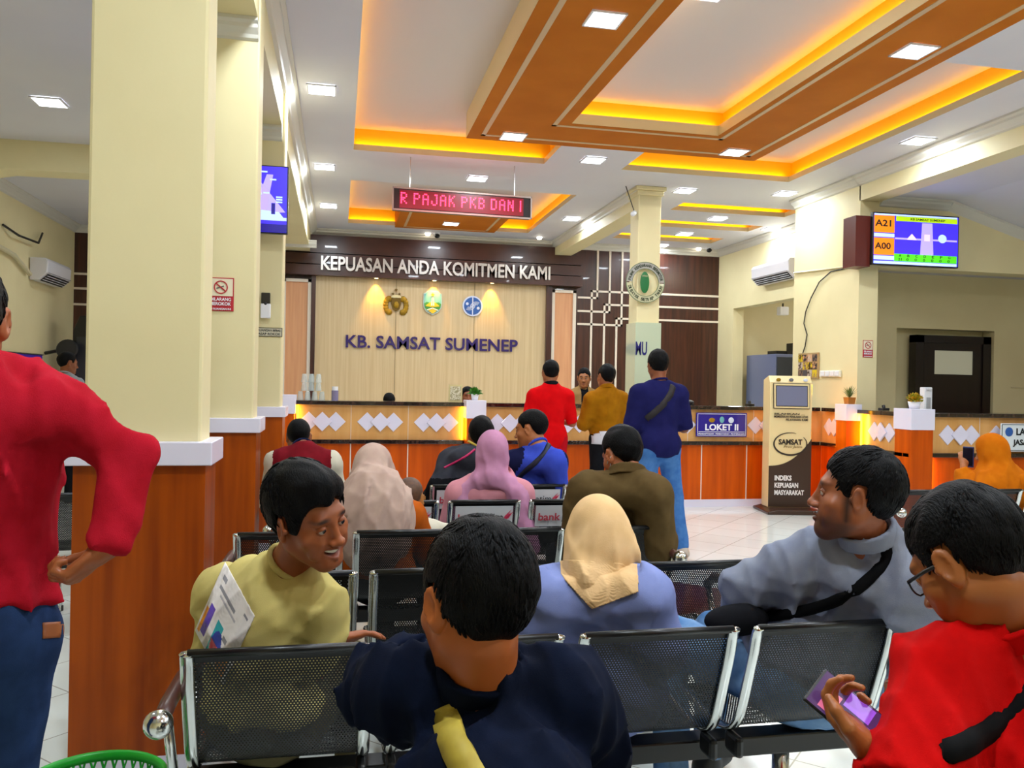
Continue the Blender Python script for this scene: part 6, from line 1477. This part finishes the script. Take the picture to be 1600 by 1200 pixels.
# 8 woman with beige headscarf and rust sleeves
j = seated(.20, 4.02, -22, 4, sc=.98, headyaw=-6, headpitch=-6, slump=.02)
j['HC'] = at(584, 736, 4.08); j['N'] = at(596, 792, 4.05); j['SR'] = at(640, 808, 4.02); j['SL'] = at(552, 812, 4.1); j['ER'] = j['SR']+A3(.10, .08, -.2)
BEI = cloth('beige_rose_scarf', 'BFA496', 'B4988C'); RUST = cloth('rust_cotton', 'B05412', 'A44C10')
person('woman in beige-pink headscarf and rust-orange top holding a small child', j, 'A8683C', None, dict(mat=RUST, sleeve=1.9, t=.016, fat=1.15, amp=.012), dict(mat=BLACKC), vox=.012, hvox=.007, scarf=dict(mat=BEI, t=.004, amp=.024, freq=75, len=.16, vox=.0075, off=-.04, fdir=(.5, 0, 1), spread=.0), seed=51)
# 9 child on her lap
j = seated(.47, 4.22, -20, 8, seat=.54, sc=.62, headpitch=-4)
j['HC'] = at(641, 778, 4.15); j['N'] = j['HC']-A3(0, .0, .12); j['hs'] = .85; j['SR'] = j['N']+A3(.09, 0, -.04); j['SL'] = j['N']+A3(-.09, 0, -.04); j['C'] = j['N']-A3(0, 0, .12)
person('small child with short brown hair sitting beside the beige-scarfed woman', j, 'A8703C', 'buzz', dict(mat=IV, sleeve=.8, t=.01), dict(mat=DENIM), vox=.012, hvox=.008, seed=61, eyes=False, hairmat=mat('brown_hair', '4A2E1A', .6, color2='5E3C22', scale=60))

# 10 woman in pink
j = seated(.90, 4.86, 2, 6, sc=.97, headpitch=-10)
j['HC'] = at(769, 708, 4.92); PNK = cloth('dusty_pink_scarf', 'C088A8', 'B67E9E'); PK2 = cloth('pink_blouse', 'D08C98', 'C88490')
j['SL'] = at(716, 772, 4.9); j['SR'] = at(814, 770, 4.85); j['N'] = at(768, 750, 4.88); j['EL'] = j['SL']+A3(-.06, .04, -.24); j['ER'] = j['SR']+A3(.06, .04, -.24)
def drapes(c, j):
    for a, s2 in (('L', -1), ('R', 1)): c.cone(j['S'+a]+A3(-s2*.03, -.03, .0), j['S'+a]+A3(s2*.03, -.07, -.30), .06, .075, .04); c.cone(j['N']+A3(0, -.04, .03), j['S'+a]+A3(-s2*.01, -.01, .01), .06, .055, .04)
p10 = person('woman in dusty pink headscarf and rose blouse seen from behind', j, 'A8683C', None, dict(mat=PK2, sleeve=1.9, t=.016, fat=1.1, amp=.008), dict(mat=PK2), vox=.012, hvox=.007, scarf=dict(mat=PNK, t=.006, amp=.014, freq=70, cape=0, extra=[drapes], vox=.0075), seed=71)
o10 = np.array(p10['root'].location); c10 = p10['j']['C']
strap('shoulder_strap', p10['shirt'], [at(770, 745, 4.7)-o10, at(778, 752, 4.68)-o10, at(788, 766, 4.68)-o10, at(799, 782, 4.68)-o10, at(812, 796, 4.7)-o10], .012, mat('pink_strap', 'A87080', .5), p10['root'], ray=EYEP-o10)

# 11 person in black cap-like hair and dark hooded jacket
j = seated(.88, 5.66, 12, 8, sc=.98, headyaw=-8)
j['HC'] = at(751, 682, 5.72); j['SL'] = at(706, 722, 5.7); j['N'] = at(745, 706, 5.7); j['EL'] = at(690, 760, 5.6); j['WL'] = at(668, 790, 5.75)
DJ = cloth('charcoal_jacket', '33343C', '3C3D46'); 
def jacketpick(cc, j): return np.where(cc[:, 2] < j['N'][2]-.17, 1, 0)
def hoodd(c, j): c.ell(j['N']+A3(-.05, -.07, -.03), A3(.15, .07, .08), None, .04)
p11 = person('person in charcoal and black hooded jacket with pink stripe, beside the pink-scarfed woman', j, '8A4E2C', 'full', dict(mats=[DJ, BLACKC], pick=jacketpick, sleeve=1.9, t=.03, fat=1.35, amp=.016, extra=[hoodd]), dict(mat=TROU), vox=.014, hvox=.008, seed=81, vol=.012, collar=dict(mat=mat('yellow_trim', 'C8B040', .6), r=.085, h=.007, z=.04))
o11 = np.array(p11['root'].location); c11 = p11['j']['C']
strap('pink_stripe', p11['shirt'], [at(742, 702, 5.5)-o11, at(730, 712, 5.5)-o11, at(712, 722, 5.5)-o11, at(694, 731, 5.5)-o11], .014, mat('stripe_pink', 'C02060', .6), p11['root'], ray=EYEP-o11)

# 12 man in blue raglan shirt, profile left
j = seated(1.36, 5.56, 10, 6, sc=1.05, slump=.01)
j['HC'] = at(829, 671, 5.62); j['hr'] = RZ(60*D2R)@RX(-10*D2R); j['N'] = at(842, 702, 5.58); j['SL'] = at(803, 722, 5.6); j['SR'] = at(868, 722, 5.5); j['EL'] = j['SL']+A3(-.02, .1, -.25); j['ER'] = j['SR']+A3(.05, .08, -.25)
BLU2 = cloth('royal_blue_jersey', '3C50C0', '3648B4')
def raglan(cc, j):
    q = cc-j['N']; l = q@j['sx']; return np.where(np.abs(l)-.35*np.clip(-q[:, 2], 0, .3) > .105, 1, 0)
p12 = person('man in royal blue raglan shirt with black strap looking left on the front bench', j, 'A8663A', 'buzz', dict(mats=[BLU2, cloth('navy_sleeve', '16183C')], pick=raglan, sleeve=.95, t=.016, fat=1.15, amp=.010), dict(mat=TROU), vox=.012, hvox=.006, w=1.15, dpt=1.1, chub=1, seed=91, vol=.006)
o12 = np.array(p12['root'].location); c12 = p12['j']['C']
strap('shoulder_strap', p12['shirt'], [at(858, 694, 5.35)-o12, at(852, 706, 5.3)-o12, at(840, 720, 5.3)-o12, at(826, 732, 5.3)-o12, at(810, 746, 5.35)-o12], .035, mat('strap_navy', '14182C', .6), p12['root'], ray=EYEP-o12)

# 13 man in brown jacket with a face mask
j = seated(1.42, 3.98, 10, 6, sc=1.06, slump=.02)
j['HC'] = at(971, 711, 4.08); j['hr'] = RZ(22*D2R)@RX(-24*D2R); j['N'] = at(978, 752, 4.02); j['SL'] = at(917, 768, 4.05); j['SR'] = at(1018, 772, 3.95); j['EL'] = at(900, 850, 4.1); j['ER'] = at(1030, 850, 4.0)
BRN = cloth('olive_brown_twill', '5C4A2C', '544226')
p13 = person('man in olive brown jacket with a face mask at the end of the third bench', j, 'A05A34', 'short', dict(mat=BRN, sleeve=1.9, t=.024, fat=1.3, amp=.016, ease=.01), dict(mat=TROU), vox=.011, hvox=.006, w=1.04, seed=101, vol=.004, collar=dict(mat=BRN, r=.078, h=.026, z=.035))
mk = SD(); mk.ell((0, .075, -.062), (.048, .04, .042), k=0); G = SD(); G.group(mk, p13['j']['HC'], j['hr'], 1.06, 0); sd_object('face_mask', G, mat('mask_white', 'D8D4D4', .7), p13['root'], .005)
MB().tube([p13['toW']((-.05, .07, -.04)), p13['toW']((-.079, .01, -.02)), p13['toW']((-.083, -.02, -.01)), p13['toW']((-.079, 0, -.04)), p13['toW']((-.05, .06, -.08))], .0022, 6).build('mask_loop', MATS['mask_white'], p13['root'], smooth=True)

# 14 standing man in bright red at the counter
j = standing(2.06, 8.0, 2, 1.69, arm='front', headpitch=-4)
RD2 = cloth('scarlet_jersey', 'D8060E', 'CC040C')
person('standing man in scarlet polo and red trousers at the counter', j, '9A5C38', 'full', dict(mat=RD2, sleeve=.95, t=.014, fat=1.05, amp=.010, hem=.1), dict(mat=cloth('crimson_trousers', 'B80C1C'), amp=.01), vox=.014, hvox=.009, w=.93, seed=111, collar=dict(mat=BLACKC, r=.068, h=.02, z=.03))
# 15 standing man in mustard overshirt
j = standing(2.69, 8.15, 4, 1.66, arm='front', headyaw=12, headpitch=-2)
MUS = cloth('mustard_twill', '9E6608', '925C06')
p15 = person('standing man in mustard overshirt and black trousers at the counter', j, '9A5C38', 'short', dict(mat=MUS, sleeve=1.9, t=.018, fat=1.15, amp=.018, hem=-.02), dict(mat=BLACKC), vox=.014, hvox=.008, w=.95, seed=121, vol=.003, collar=dict(mat=MUS, r=.07, h=.022, z=.035))
o15 = np.array(p15['root'].location); decal('white_shirt_hem', [p15['trousers']], A3(-.19, -.25, 1.02), A3(.38, 0, 0), A3(0, 0, -.17), A3(0, 1, 0), 20, 8, [cloth('white_cotton', 'D4D4DC')], lambda s, t: 0, p15['root'], lift=.012, th=.004)
# 16 standing man in navy T-shirt and jeans
j = standing(2.62, 6.55, 6, 1.75, arm='front', headpitch=-14, headyaw=-8)
j['EL'] = j['SL']+A3(-.06, .02, -.28); j['ER'] = j['SR']+A3(.07, .02, -.28); j['WL'] = j['EL']+A3(.08, .2, -.03); j['WR'] = j['ER']+A3(-.05, .22, .0)
j['AR'] = A3(2.86, 6.55, .085); j['KR'] = A3(2.80, 6.6, .5)
NV2 = cloth('navy_jersey', '1C1C50', '18184A')
p16 = person('standing man in navy T-shirt and washed jeans with a dark strap', j, '8A4E30', 'full', dict(mat=NV2, sleeve=.98, t=.02, fat=1.35, amp=.012, hem=.1), dict(mat=cloth('washed_denim', '3A68A8', '4E7CB8'), amp=.012), vox=.014, hvox=.008, w=1.05, seed=131, vol=.008, shoes='B8A898', locks=500)
o16 = np.array(p16['root'].location); c16 = p16['j']['C']
strap('shoulder_strap', p16['shirt'], [c16+A3(.12, -.2, .19), c16+A3(.08, -.25, .13), c16+A3(0, -.25, .05), c16+A3(-.08, -.25, -.02), c16+A3(-.17, -.2, -.09)], .055, mat('strap_brown', '1E1618', .7), p16['root'], centre=lambda p: A3(p[0]*.7+c16[0]*.3, c16[1], p[2]))

# 17 officer behind the counter
j = standing(3.05, 10.2, 180, 1.66, arm='front', headyaw=-20); j['gaze'] = A3(-.2, -1, -.05)
TAN = cloth('tan_uniform', '9A7A4C')
person('officer in tan uniform standing behind the counter, facing the room', j, 'A0663C', 'short', dict(mats=[TAN, BLACKC], pick=lambda cc, j: np.where(np.abs(cc[:, 0]) < .05, 1, 0), sleeve=1.8, t=.016), dict(mat=BLACKC), vox=.014, hvox=.006, seed=141)
# 18 woman in orange headscarf at the right counter
j = seated(4.62, 5.16, 20, 4, sc=.98, headyaw=12, headpitch=-14, armpose='phone')
j['HC'] = at(1548, 706, 5.95); j['N'] = at(1552, 745, 5.95); j['C'] = at(1555, 775, 5.95); j['SL'] = at(1522, 757, 5.95); j['SR'] = at(1590, 757, 5.9); j['EL'] = at(1508, 790, 5.9); j['WL'] = at(1506, 728, 6.05); j['ER'] = at(1604, 800, 5.9); j['WR'] = at(1578, 806, 6.1); j['d'] = unit(j['N']-j['P'])
ORA = cloth('orange_scarf', 'C06808', 'B65E04')
p18 = person('woman in orange headscarf and robe holding up a phone at the right', j, 'A8683C', None, dict(mat=ORA, sleeve=1.85, t=.02, fat=1.35, amp=.016), dict(mat=ORA), vox=.013, hvox=.007, scarf=dict(mat=ORA, t=.0, amp=.018, freq=70, len=.22, off=-.03, vox=.009, spread=.6), seed=151)
tp = thing('smartphone', 'dark blue phone in the hand of the orange-scarfed woman', 'phone', tuple(at(1513, 714, 6.05))); MB().cbox((0, 0, 0), (.008, .075, .15), rz=.6).build('case', mat('phone_blue', '28346A', .3), tp, bevel=.004); MB().cbox((-.005, -.0, 0), (.002, .066, .13), rz=.6).build('screen', mat('phone_screen_dark', '101020', .1), tp)
# 19-20 staff seated behind the counter, only the tops of their heads showing
j = seated(.62, 10.62, 180, 10, sc=.95, headpitch=-30, seat=.45); j['HC'][2] = 1.17
person('staff member bent low behind the counter, only dark hair showing', j, '8A5030', 'full', dict(mat=TAN, sleeve=.9), dict(mat=BLACKC), vox=.016, hvox=.01, seed=161, eyes=False)
j = seated(1.60, 10.5, 180, 2, sc=1.0, headpitch=0, seat=.48); j['HC'][2] = 1.27
person('staff member with dark hair hidden behind the small potted plant', j, '8A5030', 'short', dict(mat=cloth('pale_blue_uniform', '6A90B0'), sleeve=.9), dict(mat=BLACKC), vox=.016, hvox=.01, seed=171, eyes=False)
# 21 man in grey in the left aisle
j = standing(-3.03, 10.25, -30, 1.71, headyaw=-25, headpitch=-8)
person('man in light grey shirt standing far down the left aisle', j, '8A4E2C', 'short', dict(mat=cloth('light_grey_shirt', '9AA0A6'), sleeve=.9, t=.016), dict(mat=BLACKC), vox=.016, hvox=.009, seed=181)
# 22 woman in jeans cut by the right edge
j = seated(3.34, 3.22, 20, 8, sc=.98)
person('seated person in rose top and blue jeans cut by the right picture edge', j, '9A5C38', 'full', dict(mat=cloth('rose_top', 'B04860'), sleeve=.7, t=.014), dict(mat=DENIML), vox=.014, hvox=.008, seed=191, eyes=False)
